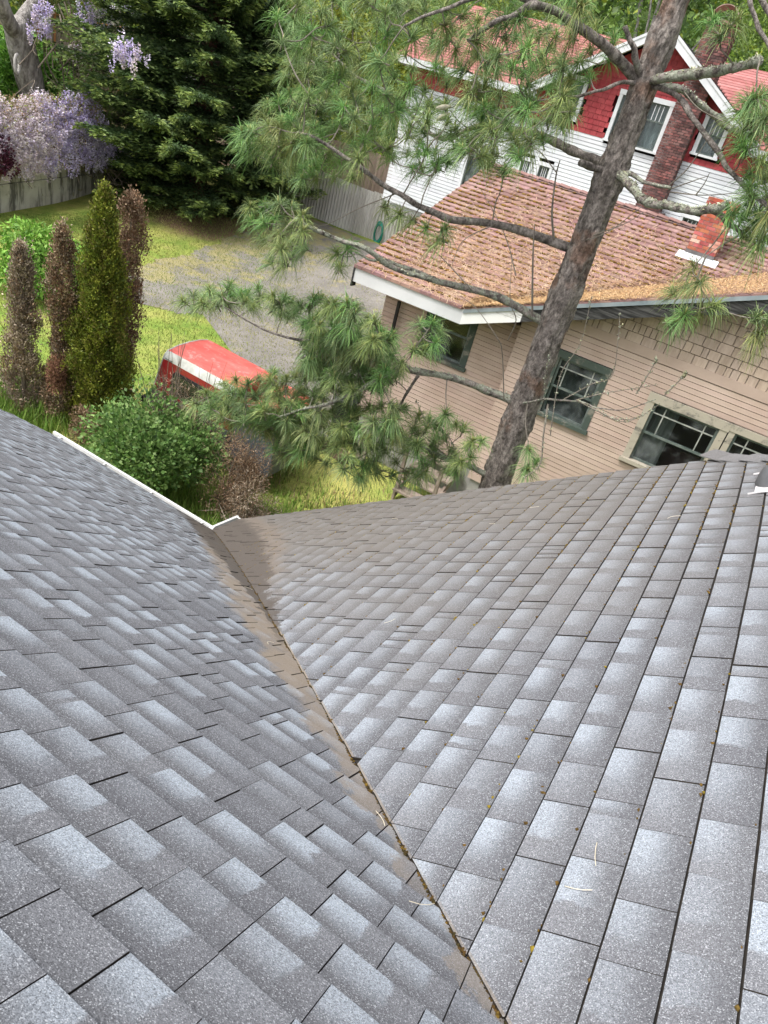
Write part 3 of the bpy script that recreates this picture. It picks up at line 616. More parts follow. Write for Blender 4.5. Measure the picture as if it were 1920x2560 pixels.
    d.add([(TX0, TF, zz(0, TF)), (TX1, TF, zz(0, TF)), (TRX, TRY, zz(0, TRY)), (TX0, TRY, zz(0, TRY))], [(0, 1, 2, 3)])
    d.add([(TX0, TRY, zz(0, TRY)), (TRX, TRY, zz(0, TRY)), (8., TRY, zz(0, TRY)), (8., 2*TRY-TF, TE-.02), (TX0, 2*TRY-TF, TE-.02)], [(0, 1, 2, 3, 4)])
    d.add([(TX0, TRY+.001, zz(0, TRY)-.01), (TX0, TF+.02, TE-.1), (TX0, TF+.5, 3.9), (TX0, 2*TRY-TF, 3.9), (TX0, 2*TRY-TF, TE-.03)], [(0, 1, 2, 3, 4)])
    slope = d.build('main_roof_slope', m_rdeck, tan)
    d = MB(); d.add([(TX1, TF, TE-.02), (TRX, TF, zc_(TRX, 0)-.02), (TRX, TRY, zc_(TRX, 0)-.02)], [(0, 1, 2)]); d.add([(TRX, TF, zc_(TRX, 0)-.02), (2*TRX-TX1, TF, TE-.02), (2*TRX-TX1, TRY, TE-.02), (TRX, TRY, zc_(TRX, 0)-.02)], [(0, 1, 2, 3)])
    slope2 = d.build('gable_roof_slope', m_rdeck, tan)
    m_tile = plain('brown_red_shingle', (.195, .112, .096), (.295, .19, .17), 2.2, .9, .3, 130., .15, attr=True, detail=6)
    ex, tw = .178, .225; tiles = []
    def tile(poly, zf, lift, parent):
        k = len(poly); v = random.uniform(.82, 1.15); c = (v, v*random.uniform(.93, 1.05), v*random.uniform(.9, 1.08))
        tiles.append(([(x, y, zf(x, y)+lift(x, y)) for x, y in poly]+[(x, y, zf(x, y)-.018) for x, y in poly], [tuple(range(k))]+[(i, k+i, k+(i+1) % k, (i+1) % k) for i in range(k)], c, parent))
    r = 0; y = TF-.03
    while y < TRY:
        x = TX0-.03-(r % 2)*tw*.5-random.uniform(0, .05)
        while x < 1.2:
            poly = [(max(x, TX0-.03)+.004, y), (x+tw-.004, y), (x+tw-.004, min(y+ex, TRY)), (max(x, TX0-.03)+.004, min(y+ex, TRY))]
            if poly[1][0] > poly[0][0]+.02:
                poly = clip(poly, -1, 1, TX1-TF-.02)
                if len(poly) >= 3 and parea(poly) > 1e-3:
                    j = random.uniform(0, .006); tile(poly, zt, lambda a, b, y=y, j=j: .004+.034*(1-(b-y)/ex)+j, slope)
            x += tw
        y += ex; r += 1
    x = TX1-.02; r = 0
    while x < TRX:
        y = TF-.03-(r % 2)*tw*.5
        while y < TRY:
            poly = [(x, max(y, TF-.03)+.004), (min(x+ex, TRX), max(y, TF-.03)+.004), (min(x+ex, TRX), y+tw-.004), (x, y+tw-.004)]
            poly = clip(poly, 1, -1, -TX1+TF-.02)
            if len(poly) >= 3 and parea(poly) > 1e-3: tile(poly, zc_, lambda a, b, x=x: .004+.02*(1-(a-x)/ex), slope2)
            y += tw
        x += ex; r += 1
    order = sorted(range(len(tiles)), key=lambda i: -pix_area(tiles[i][0])); big = set(order[:300])
    for i in big:
        t = MB(); t.cur = tiles[i][2]; t.add(tiles[i][0], tiles[i][1]); t.build('roof_shingle', m_tile, tiles[i][3], col=True)
    for par in (slope, slope2):
        t = MB()
        for i in range(len(tiles)):
            if i not in big and tiles[i][3] is par: t.cur = tiles[i][2]; t.add(tiles[i][0], tiles[i][1])
        t.build('roof_shingles', m_tile, par, col=True)['kind'] = 'stuff'
    # ridge: dark underlay strip and caps
    m_ridge = plain('dark_ridge_strip', (.03, .03, .03), (.06, .058, .055), 4., .8)
    q = MB(); q.add([(TX0-.02, TRY-.16, zt(0, TRY-.16)+.032), (2., TRY-.16, zt(0, TRY-.16)+.032), (2., TRY, zt(0, TRY)+.045), (TX0-.02, TRY, zt(0, TRY)+.045), (2., TRY+.16, zt(0, TRY-.16)+.032), (TX0-.02, TRY+.16, zt(0, TRY-.16)+.032)], [(0, 1, 2, 3), (3, 2, 4, 5)]); q.build('ridge_strip', m_ridge, tan)
    x = TX0-.02
    while x < 2.0:
        q = MB(); v = random.uniform(.8, 1.1); q.cur = (v, v*.98, v); zr = zt(0, TRY)+.05; h = random.uniform(0, .006)
        A = [(x, TRY-.12, zr-.045+.02+h), (x, TRY, zr+.012+h), (x, TRY+.12, zr-.045+.02+h)]; B = [(x+.26, TRY-.12, zr-.045+h), (x+.26, TRY, zr-.006+h), (x+.26, TRY+.12, zr-.045+h)]
        dn = lambda P: [(a, b, c-.014) for a, b, c in P]; q.prism(A+dn(A)[::-1], B+dn(B)[::-1]); q.build('ridge_cap', m_tile, tan, col=True); x += .262
    # moss rows and fallen needles
    m_moss = plain('rust_moss', (.085, .055, .014), (.2, .11, .025), 14., .95, .4, 60., .1, attr=True)
    Pm = []; 
    for rr in range(1, 30):
        yb = TF-.03+rr*ex
        for xx in np.arange(TX0, .3, .02):
            d = (xx-TX0); dens = (.85*math.exp(-d/3.2)+.25)*(1-.62*sstep(14.8, 17.4, yb))*(.3+1.2*(.5+.5*math.sin(xx*3.1+rr*1.7)*math.sin(xx*7.3-rr*2.3)))
            if xx+.05-TX1 > yb-TF: continue
            if random.random() < dens*.8: Pm.append((xx+random.gauss(0, .012), yb-.012+random.gauss(0, .008), zt(0, yb)+.014, random.uniform(.02, .042)))
    for _ in range(110):                                     # moss cushion left of the chimney
        rr = random.randint(17, 23); yb = TF-.03+rr*ex; Pm.append((random.gauss(-2.5, .16), yb-.01, zt(0, yb)+.02, random.uniform(.015, .035)))
    Pm = np.array(Pm); n = len(Pm); base_ = np.array([(1.5, 0, 0), (-1.5, 0, 0), (0, 1, 0), (0, -1, 0), (0, 0, .75), (0, 0, -.6)], float); tri = np.array([(0, 2, 4), (2, 1, 4), (1, 3, 4), (3, 0, 4), (2, 0, 5), (1, 2, 5), (3, 1, 5), (0, 3, 5)])
    V = Pm[:, None, :3]+base_[None]*Pm[:, None, 3:4]*rng.uniform(.7, 1.3, (n, 6, 1)); cc = np.repeat(rng.uniform(.6, 1.4, (n, 1))*np.array([1, 1, 1])*np.stack([np.ones(n), rng.uniform(.8, 1.2, n), np.ones(n)], 1), 6, 0)
    fast('moss', V.reshape(-1, 3), [(np.arange(n)[:, None, None]*6+tri[None]).reshape(-1, 3)], m_moss, tan, cc)['kind'] = 'stuff'
    m_litter = leaf('fallen_needles', .85, .1, .15)
    def strands(P, N, L, name, parent, cols):
        n = len(P); a = rng.uniform(0, 2*math.pi, n); d1 = np.stack([np.cos(a), np.sin(a), np.zeros(n)], 1); d1 -= N*np.sum(d1*N, 1)[:, None]; d1 /= np.linalg.norm(d1, axis=1)[:, None]; d2 = np.cross(N, d1)
        bend = rng.normal(0, .35, n)[:, None]; hgt = rng.uniform(-.1, .28, n)[:, None]; ts = [-.5, -.17, .17, .5]; V = []
        for t in ts:
            c = P+d1*L[:, None]*t+d2*L[:, None]*bend*(.25-t*t)*2+N*(.01+np.maximum(0, L[:, None]*hgt*(.25-t*t)*3)); w = .0042
            V += [c+d2*w, c-d2*w]
        V = np.stack(V, 1); F = (np.arange(n)[:, None, None]*8+np.array([(0, 2, 3, 1), (2, 4, 5, 3), (4, 6, 7, 5)])[None]).reshape(-1, 4)
        return tag(fast(name, V.reshape(-1, 3), [F], m_litter, parent, np.repeat(cols, 8, 0)), kind='stuff')
    n = 5600; x = rng.uniform(TX0, .3, n*3); y = TF+rng.beta(1.0, 2.1, n*3)*5.0; keep = (x-TX1 < y-TF+.1) & (rng.random(n*3) < sstep(-7.4, -5.2, x)*.85+.12) & (rng.random(n*3) < 1-.9*sstep(-3.2, -1.0, x)*sstep(14.6, 15.6, y)); x, y = x[keep][:n], y[keep][:n]
    Nm = np.array([0, -TP, 1])/math.sqrt(1+TP*TP); P = np.stack([x, y, zt(x, y)+.022], 1)
    pal = np.array([(.46, .32, .21), (.40, .26, .17), (.54, .41, .29), (.32, .20, .13), (.44, .28, .17)])
    strands(P, np.tile(Nm, (len(P), 1)), rng.uniform(.10, .2, len(P)), 'fallen_needles', tan, pal[rng.integers(0, 5, len(P))])
    n = 15000; x = rng.uniform(TX1, .5, n); fy = rng.beta(1., 1.15, n); y = TF-.02+fy*(x-TX1+.35); Nc = np.array([-TP, 0, 1])/math.sqrt(1+TP*TP); P = np.stack([x, y, np.maximum(zc_(x, 0), zt(0, y))+rng.uniform(.012, .05, n)], 1)
    pal2 = np.array([(.50, .33, .18), (.44, .28, .14), (.55, .40, .23), (.40, .24, .12), (.48, .31, .15)])
    strands(P, np.tile(Nc, (n, 1)), rng.uniform(.10, .2, n), 'fallen_needles', tan, pal2[rng.integers(0, 5, n)])
    # brick chimney near the ridge
    ch = (-2.13, -1.56, 16.66, 17.2); zb = zt(0, 16.66)-.02
    m_brick = plain('red_brick', (.30, .075, .05), (.42, .14, .10), 5., .85, .25, 60., .2, attr=True); m_mortar = plain('pale_mortar', (.42, .36, .33), (.55, .49, .46), 9., .95)
    m_ = MB(); m_.box(ch[0]+.012, ch[1]-.012, ch[2]+.012, ch[3]-.012, zb, 6.80); core = m_.build('brick_chimney', m_mortar, tan)
    z = zb+.13; r = 0; bh, bl = .062, .19
    while z < 6.86:
        out = .012 if z > 6.70 else 0
        for face in range(4):
            a0, a1 = (ch[0], ch[1]) if face % 2 == 0 else (ch[2], ch[3]); p = a0-(r % 2)*bl*.5
            while p < a1-.01:
                q0, q1 = max(p, a0)-out, min(p+bl-.012, a1)+out
                if q1-q0 > .03:
                    t = MB(); v = random.uniform(.75, 1.2); wht = random.random() < .22; t.cur = (v*(1.5 if wht else 1), v*(2.8 if wht else random.uniform(.8, 1.3)), v*(3.2 if wht else random.uniform(.8, 1.3)))
                    j = random.uniform(0, .004)
                    if face == 0: t.box(q0, q1, ch[2]-j-out, ch[2]+.03, z, z+bh)
                    elif face == 2: t.box(q0, q1, ch[3]-.03, ch[3]+j+out, z, z+bh)
                    elif face == 1: t.box(ch[1]-.03, ch[1]+j+out, q0+.001, q1-.001, z, z+bh)
                    else: t.box(ch[0]-j-out, ch[0]+.03, q0+.001, q1-.001, z, z+bh)
                    t.build('brick', m_brick, core, col=True)
                p += bl
        z += bh+.011; r += 1
    fl = MB(); fl.box(ch[0]-.008, ch[1]+.008, ch[2]-.012, ch[3]+.01, zb-.05, zb+.125); fl.build('lead_apron', plain('lead', (.09, .085, .085), (.16, .15, .15), 5., .6), core)
    fl = MB(); y0 = ch[2]-.26; fl.prism([(ch[0]-.13, y0, zt(0, y0)+.034), (ch[1]+.13, y0, zt(0, y0)+.034), (ch[1]+.13, ch[2]+.02, zt(0, ch[2]+.02)+.034), (ch[0]-.13, ch[2]+.02, zt(0, ch[2]+.02)+.034)], [(ch[0]-.13, y0, zt(0, y0)+.04), (ch[1]+.13, y0, zt(0, y0)+.04), (ch[1]+.13, ch[2]+.02, zt(0, ch[2]+.02)+.04), (ch[0]-.13, ch[2]+.02, zt(0, ch[2]+.02)+.04)])
    fl.build('flashing', plain('bright_flashing', (.45, .5, .52), (.66, .7, .72), 5., .35, spec=.5), core)
m_tan_plain = plain('tan_trim_paint', (.37, .277, .228), (.45, .345, .29), 1.2, .75, .1, 60.)
m_dusty = plain('dusty_blind', (.05, .055, .055), (.19, .2, .195), 3.2, .9, lo=.35, hi=.7)
tan_house()

# ================================================================== WHITE AND RED HOUSE
white = thing('white_house', 'white clapboard house with red shingled gable and dark brick chimney', 'house', (-8, 31, 3.4))
def white_house():
    m_sid = plain('white_clapboard', (.53, .55, .58), (.64, .65, .67), 1.0, .6, .05, 40., .25, attr=True); m_red = plain('red_shingle_paint', (.24, .028, .034), (.33, .055, .06), 2.5, .7, .15, 50., .25, attr=True)
    m_wall = plain('white_wall', (.58, .6, .62), (.68, .69, .7), 1., .7); m_redw = plain('red_wall', (.2, .025, .03), (.27, .045, .05), 1.5, .8)
    WY = 28.0; AX, AZ, RS = -6.76, 10.91, .63; BZ = 7.45
    lows = [(-10.45, -9.9, 3.9, 6.22), (-9.72, -9.12, 3.9, 6.22), (-7.5, -6.72, 3.9, 6.1), (-4.2, -3.35, 3.9, 5.98), (-12.6, -11.7, 3.9, 6.3)]
    WA = (-7.68, -5.80, 7.42, 8.98); WB = (-4.72, -3.86, 7.72, 8.98); WC = (-9.72, -8.86, 7.72, 9.05)
    b = MB()
    b.box(-15.8, 2.5, WY+.35, 38, 3.0, BZ); b.add([(-15.8, WY+.36, BZ), (2.5, WY+.36, BZ), (2.5, WY+.36, 8.4), (-15.8, WY+.36, 8.4)], [(0, 1, 2, 3)]); b.build('wall', m_wall, white)
    holes = [WA, WB, WC]+lows
    boards(white, -15.8, 2.5, 3.2, BZ, WY, .125, lows+[WA], m_sid, 'clapboards', joined=True, thick=.022, gap=.016)
    # red shingles in the gable
    back = MB(); gl, gr = AX-(AZ-8.35)/RS, AX+(AZ-8.35)/RS
    zs = [BZ]+sorted({h[2] for h in (WA, WB, WC)} | {h[3] for h in (WA, WB, WC)})+[AZ]
    z = BZ; ex = .165; row = 0; sh = []
    while z < AZ-.1:
        x = -10.5-random.uniform(0, .2)
        while x < -2.5:
            w = random.uniform(.16, .3); poly = [(x+.004, z), (x+w-.004, z), (x+w-.004, z+ex+.01), (x+.004, z+ex+.01)]
            for sgn in (1, -1): poly = clip(poly, -sgn*RS, -1, AZ-.25+sgn*RS*AX) if len(poly) else poly
            x += w
            if len(poly) < 3 or parea(poly) < .002: continue
            cx, cz = sum(p[0] for p in poly)/len(poly), sum(p[1] for p in poly)/len(poly)
            if any(h[0]-.02 < cx < h[1]+.02 and h[2]-.02 < cz < h[3]+.02 for h in (WA, WB, WC)): continue
            for h in (WA, WB, WC):
                if h[2]-.05 < cz < h[3]+.05:
                    if cx < h[0]: poly = clip(poly, -1, 0, h[0])
                    elif cx > h[1]: poly = clip(poly, 1, 0, -h[1])
            if len(poly) < 3 or parea(poly) < .002: continue
            sh.append((poly, z))
        z += ex
    def shm(s, poly, z):
        v = random.uniform(.85, 1.15); s.cur = (v, v, v); s.prism([(a, WY-.03+.02*(b_-z)/ex, b_) for a, b_ in poly], [(a, WY+.02, b_) for a, b_ in poly])
    gbk = MB()
    gbk.add([(-10.4, WY+.36, BZ), (-3.1, WY+.36, BZ), (-3.1, WY+.36, 8.4), (AX, WY+.36, AZ-.2), (-10.4, WY+.36, 8.4)], [(0, 1, 2, 3, 4)]); gwall = gbk.build('gable_wall', m_redw, white)
    sh.sort(key=lambda q: -(q[0][0][0])); vis = [q for q in sh]
    for i, (poly, z) in enumerate(vis):
        if i < 300: s = MB(); shm(s, poly, z); s.build('wall_shingle', m_red, gwall, col=True)
    s = MB()
    for poly, z in vis[300:]: shm(s, poly, z)
    if vis[300:]: s.build('wall_shingles', m_red, gwall, col=True)['kind'] = 'stuff'
    r = MB(); 
    for i in range(5): x0 = -15.8+i*1.05; r.box(x0+.004, x0+1.046, WY-.02, WY+.02, BZ+.01, 8.35)
    r.build('red_band', m_red, white, col=True)
    # windows
    for W, c in ((WA, None), (WB, None), (WC, None)):
        if W is WA:
            mid = (W[0]+W[1])/2
            for a, b_ in ((W[0], mid+.05), (mid+.052, W[1])): window(white, a, b_, W[2], W[3], WY-.02, m_white_trim, .12, mun='cols', split=.62, curtain=(0, 1, m_sheer), proud=.04)
        else: window(white, *W, WY-.02, m_white_trim, .13, mun='cols', split=.55, curtain=(0, 1, m_sheer), proud=.04)
    for W in lows: window(white, *W, WY-.02, m_white_trim, .10, mun='cols', split=.8, proud=.04)
    # roofs
    m_rr = plain('red_roof_shingle', (.29, .105, .098), (.37, .165, .155), 2., .85, .2, 60., .2, attr=True); d = MB(); rs2 = .5; y0, yr = WY-.5, 33.0; ez = 8.30
    def rows(x0f, x1f, yA, yB, zf, dy, name):
        q = MB(); y = yA
        while y < yB-.01:
            y2 = min(y+dy, yB); v = random.uniform(.88, 1.1); q.cur = (v, v, v); x0, x1 = x0f(y), x1f(y)
            if x1-x0 > .1: q.prism([(x0, y, zf(y)+.025), (x1, y, zf(y)+.025), (x1, y2, zf(y2)+.004), (x0, y2, zf(y2)+.004)], [(x0, y, zf(y)-.02), (x1, y, zf(y)-.02), (x1, y2, zf(y2)-.02), (x0, y2, zf(y2)-.02)])
            y = y2
        o = q.build(name, m_rr, white, col=True); o['kind'] = 'stuff'; return o
    zm = lambda y: ez+.47*(y-y0)
    rows(lambda y: AX+(AZ-zm(y))/RS*.98 if y > y0 else -3, lambda y: 3.0, y0, yr, zm, .21, 'main_roof_rows')
    rows(lambda y: -16.3, lambda y: AX-(AZ-zm(y))/RS*.98, y0, yr, zm, .21, 'main_roof_rows')
    d = MB(); d.add([(-16.3, yr, zm(yr)), (3.0, yr, zm(yr)), (3.0, 38.5, 8.3), (-16.3, 38.5, 8.3)], [(0, 1, 2, 3)]); ge = (AZ-8.45)/RS
    d.add([(AX, WY-.62, AZ), (AX, yr, AZ), (AX-ge-.1, yr, 8.40), (AX-ge-.1, WY-.62, 8.40)], [(0, 1, 2, 3)]); d.add([(AX, WY-.62, AZ), (AX+ge+.1, WY-.62, 8.40), (AX+ge+.1, yr, 8.40), (AX, yr, AZ)], [(0, 1, 2, 3)])
    d.build('gable_roof', m_rr, white)
    for sg in (-1, 1):
        q = MB(); xe = AX+sg*(ge+.1); q.prism([(AX, WY-.66, AZ-.30), (xe, WY-.66, 8.40-.3), (xe, WY-.66, 8.40-.004), (AX, WY-.66, AZ-.004)], [(AX, WY-.63, AZ-.30), (xe, WY-.63, 8.40-.3), (xe, WY-.63, 8.40-.004), (AX, WY-.63, AZ-.004)]); q.build('bargeboard', m_white_trim, white)
        q = MB(); q.prism([(AX, WY-.68, AZ-.07), (xe, WY-.68, 8.40-.07), (xe, WY-.68, 8.40+.02), (AX, WY-.68, AZ+.02)], [(AX, WY-.661, AZ-.07), (xe, WY-.661, 8.40-.07), (xe, WY-.661, 8.40+.02), (AX, WY-.661, AZ+.02)]); q.build('rake_moulding', m_white_trim, white)
        q = MB(); q.add([(AX, WY-.63, AZ-.16), (xe, WY-.63, 8.24), (xe, WY, 8.24), (AX, WY, AZ-.16)], [(0, 1, 2, 3)]); q.build('soffit', m_white_trim, white)
    for a, b_ in ((-3.1, 3.0), (-16.3, -10.4)): q = MB(); q.box(a, b_, WY-.53, WY-.5, 8.05, 8.29); q.build('eave_board', m_white_trim, white)
    # dark brick chimney on the gable
    cx0, cx1, cy0 = -5.72, -4.86, WY-.42
    g = G('sooty_mortar'); p = g.pos(); c = g.mix(g.rng(g.mth('ADD', g.sep(p)[0], g.mth('MULTIPLY', g.noise(p, 3., 4), .5)), -5.35, -5.1), (.46, .42, .40), (.10, .085, .085)); m_mort = g.done(c, .95)
    m_db = plain('dark_clinker_brick', (.085, .045, .045), (.20, .10, .09), 6., .9, .3, 50., .2, attr=True)
    tops = [(3.0, 5.4, cx0-.55, cx1+.35), (5.4, 5.8, cx0-.25, cx1+.15), (5.8, 11.2, cx0, cx1)]
    core = MB()
    for z0, z1, a, b_ in tops: core.box(a+.012, b_-.012, cy0+.012, WY+.35, z0, z1)
    core = core.build('brick_chimney', m_mort, white); s = MB()
    for z0, z1, a, b_ in tops:
        z = z0; r = 0
        while z < z1-.03:
            p = a-(r % 2)*.105
            while p < b_-.02:
                q0, q1 = max(p, a), min(p+.195, b_)
                if q1-q0 > .03: v = random.uniform(.55, 1.35); s.cur = (v*random.uniform(.9, 1.3), v, v); s.box(q0, q1, cy0-random.uniform(0, .012), cy0+.04, z, z+.062)
                p += .212
            for q in range(3):
                y_ = cy0+.05+q*.24; v = random.uniform(.55, 1.35); s.cur = (v, v, v); s.box(b_-.04, b_+.003, y_, y_+.2, z, z+.062); s.box(a-.003, a+.04, y_, y_+.2, z, z+.062)
            z += .078; r += 1
    s.build('bricks', m_db, core, col=True)['kind'] = 'stuff'
    cp = MB(); cp.box(cx0-.06, cx1+.06, cy0-.06, WY+.41, 11.2, 11.3); cp.build('chimney_crown', plain('brick_crown', (.22, .12, .10), (.32, .2, .17), 5., .9), core)
    hood = MB(); hx = np.linspace(-1, 1, 13); ring = [((cx0+cx1)/2+.38*math.sin(t*1.25), 11.42+.30*math.cos(t*1.25)) for t in hx]
    A = [(x, cy0+.0, z) for x, z in ring]+[(x*.98+(cx0+cx1)/2*.02, cy0, z-.02) for x, z in ring[::-1]]; hood.prism(A, [(x, WY+.3, z) for x, _, z in A]); hood.build('chimney_hood', plain('rusty_hood', (.30, .20, .17), (.42, .30, .26), 3., .6), core)
m_sheer = plain('sheer_curtain', (.36, .38, .39), (.52, .54, .55), 2., .9, .1, 10., .1, (6, 6, .5))
white_house()

# ================================================================== PINE
PX, PY = -1.757, 7.0
pine = thing('pine_tree', 'tall long-needled pine with lichened branches rising between the two houses', 'pine tree', (PX, PY, 0))
def bark_mat(name, lich, red=.5):
    g = G(name); p = g.pos(); q = g.scale(p, (1, 1, .55)); n1 = g.noise(q, 13., 8, .75); pl = g.vor(g.scale(p, (1, 1, .5)), 26., 'Distance', 'DISTANCE_TO_EDGE') if False else g.noise(g.scale(p, (1, 1, .7)), 30., 6, .8)
    c = g.mix(g.rng(n1, .35, .65), (.13, .11, .098), (.40, .352, .318)); c = g.mix(g.rng(g.noise(p, 3.2, 4), .52, .66, 0, red), c, (.26, .135, .08))
    c = g.mix(1., c, g.rng(pl, .3, .7, .38, 1.6), 'MULTIPLY')
    ln = g.noise(p, 13., 6, .7); c = g.mix(g.rng(ln, 1-lich-.06, 1-lich+.06, 0, .9), c, g.mix(g.rng(g.noise(p, 60., 3), .3, .7), (.30, .32, .24), (.56, .58, .47)))
    return g.done(c, .95, g.bump(g.mth('ADD', n1, g.mth('MULTIPLY', pl, .7)), 1., .06), .15)
m_bark = bark_mat('pine_bark', .3, .55); m_limb = bark_mat('limb_bark', .36, .05); m_lich = bark_mat('lichened_bark', .5, 0.); m_twig = plain('twig', (.13, .11, .09), (.24, .215, .18), 14., .9)
def pp(px, py, y): return at(px, py, y=y)
LIMBS = []      # (polyline samples, radii)
def limb(pts, r0, r1, m, name='branch', seg=10, knob=0.012, label=None, stub=False):
    K = [pp(*q) for q in pts]
    if pts[0][2] == 7: K[0] = np.array([PX, PY, K[0][2]])
    r0 *= .86; r1 *= .86
    P = smooth_path(K, 7); n = len(P); P = P+np.stack([noise1(n, max(3, n//4), .012) for _ in range(3)], 1)*np.linspace(.3, 1, n)[:, None]
    R = np.linspace(r0, r1, n)*(1+noise1(n, max(3, n//2), .09)); R[0] = r0*1.25
    if stub: R[-2:] = r1*1.06
    mb = MB(); mb.tube(P, R, seg); o = mb.build(name, m, pine, smooth=True); LIMBS.append((P, R))
    if label: o['label'] = label
    return o, P, R
def pine_tree():
    # trunk with whorl swellings and flaky bark relief
    zs = np.linspace(0, 11.4, 420); V = []; n = 64; plate = rng.normal(0, 1, (96, 24))
    whorls = [2.9, 4.55, 5.95, 7.0, 8.05]
    for i, z in enumerate(zs):
        r = np.interp(z, [0, 3.9, 6.8, 7.45, 8.3, 11.4], [.185, .156, .124, .110, .094, .07])+sum(.018*math.exp(-((z-w)/.14)**2) for w in whorls)
        a = np.linspace(0, 2*math.pi, n, endpoint=False)
        rr = r*(1+.035*np.sin(3*a+z*1.1)+.03*np.sin(7*a-z*4+1)+.02*np.sin(13*a+z*9)+.042*plate[(i*96//420+np.arange(n)//9) % 96, (np.arange(n)*24//64+(i//9)) % 24]+rng.normal(0, .016, n))
        V.append(np.stack([PX+.012*math.sin(z*.9)+rr*np.cos(a), np.full(n, PY)+rr*np.sin(a), np.full(n, z)], 1))
    F = np.array([(i*n+k, i*n+(k+1) % n, (i+1)*n+(k+1) % n, (i+1)*n+k) for i in range(len(zs)-1) for k in range(n)]); fast('trunk', np.concatenate(V), [F], m_bark, pine, smooth=True)
    L = limb
    b1 = L([(1620, 215, 7), (1560, 165, 6.85), (1500, 105, 6.6), (1430, 55, 6.4), (1350, 15, 6.2), (1300, 25, 6.1), (1235, 62, 5.95), (1170, 100, 5.8)], .055, .016, m_limb)
    b1b = L([(1350, 15, 6.2), (1290, -10, 6.1), (1200, -5, 5.9), (1100, 25, 5.8), (1000, 60, 5.7)], .03, .01, m_limb)
    b2 = L([(1500, 405, 7), (1440, 380, 7.1), (1370, 345, 7.3), (1290, 325, 7.6), (1200, 315, 7.9), (1110, 345, 8.2), (1040, 300, 8.3), (960, 225, 8.4), (890, 195, 8.4), (830, 130, 8.3)], .05, .014, m_limb)
    b3 = L([(1395, 610, 7), (1310, 580, 6.85), (1215, 558, 6.7), (1120, 546, 6.5), (1040, 508, 6.35), (965, 468, 6.2), (905, 422, 6.0), (850, 385, 5.9), (790, 345, 5.8), (740, 330, 5.7)], .047, .012, m_limb)
    b4 = L([(1330, 800, 7), (1270, 755, 6.9), (1200, 728, 6.7), (1127, 711, 6.5), (1043, 690, 6.3), (971, 661, 6.1), (912, 623, 5.9), (836, 593, 5.8), (786, 572, 5.7), (739, 545, 5.6)], .045, .016, m_lich, label='long drooping branch crossing the brown roof')
    b4b = L([(1085, 700, 6.4), (1020, 672, 6.45), (950, 652, 6.5), (890, 632, 6.5)], .032, .012, m_lich)
    b5 = L([(1275, 1000, 7), (1225, 978, 6.85), (1148, 948, 6.6), (1047, 927, 6.3), (1005, 922, 6.2), (955, 945, 6.1), (890, 985, 6.0), (800, 1010, 5.9), (700, 1040, 5.85)], .052, .012, m_lich)
    b5b = L([(1020, 925, 6.22), (975, 885, 6.2), (915, 848, 6.15), (850, 835, 6.1), (760, 850, 6.0), (680, 830, 5.95), (600, 790, 5.9), (520, 755, 5.85)], .026, .008, m_limb)
    b6 = L([(1225, 1195, 7), (1176, 1169, 6.85), (1120, 1148, 6.7), (1050, 1119, 6.55), (970, 1085, 6.4), (890, 1060, 6.3)], .042, .01, m_lich)
    b7 = L([(1045, 940, 6.35), (1000, 1010, 6.4), (960, 1090, 6.4), (900, 1140, 6.4), (830, 1160, 6.35)], .018, .006, m_limb)
    r1 = L([(1615, 205, 7), (1660, 195, 6.85), (1730, 185, 6.7), (1800, 178, 6.55), (1850, 166, 6.45), (1902, 152, 6.35)], .048, .036, m_lich, 'cut_branch', label='sawn-off lichened branch pointing right', stub=True)
    r2 = L([(1640, 215, 7), (1700, 225, 7.1), (1755, 262, 7.2), (1800, 305, 7.3), (1845, 330, 7.4), (1858, 350, 7.4)], .036, .024, m_lich)
    r3 = L([(1645, 215, 7), (1690, 240, 6.85), (1735, 300, 6.7), (1790, 378, 6.5), (1840, 440, 6.4), (1885, 492, 6.3), (1935, 530, 6.2)], .028, .016, m_limb)
    r4 = L([(1515, 425, 7), (1550, 440, 6.9), (1580, 470, 6.75), (1610, 500, 6.6), (1660, 518, 6.5), (1720, 524, 6.4), (1780, 522, 6.35), (1825, 512, 6.3)], .042, .036, m_lich, 'cut_branch', label='thick lichen-crusted branch stub before the red chimney', stub=True)
    r4b = L([(1780, 522, 6.36), (1815, 550, 6.4), (1850, 585, 6.45), (1880, 610, 6.5)], .03, .014, m_limb)
    r4c = L([(1520, 430, 7), (1570, 430, 6.95), (1620, 455, 6.9), (1680, 475, 6.85)], .03, .014, m_lich)
    L([(1600, 210, 7), (1592, 160, 6.85), (1575, 115, 6.75), (1562, 62, 6.7)], .034, .022, m_limb, 'cut_branch', stub=True, label='short upright branch stub on the trunk')
    L([(1490, 415, 7), (1480, 418, 6.8), (1452, 405, 6.65)], .04, .034, m_limb, 'cut_branch', stub=True, label='short sawn stub left of the trunk')
    L([(1600, 205, 7), (1555, 205, 6.8), (1500, 225, 6.6), (1440, 240, 6.5), (1390, 245, 6.4)], .022, .008, m_limb)
    L([(1870, -30, 6.0), (1885, 30, 6.0), (1905, 80, 6.0), (1935, 150, 6.0)], .02, .014, m_limb); L([(1890, -30, 6.1), (1920, 30, 6.1), (1950, 70, 6.1)], .024, .02, m_limb)
    tw = L([(1300, 1010, 6.9), (1350, 1000, 6.7), (1410, 998, 6.6), (1455, 1005, 6.5), (1490, 1022, 6.45), (1560, 1025, 6.4), (1640, 1000, 6.3)], .014, .004, m_lich, 'dead_twig')
    # bare and lichened twigs
    bare = MB()
    def twig(pts, r=.006): 
        P = smooth_path([pp(*q) for q in pts], 5); bare.tube(P, np.linspace(r, r*.4, len(P)), 5); return P
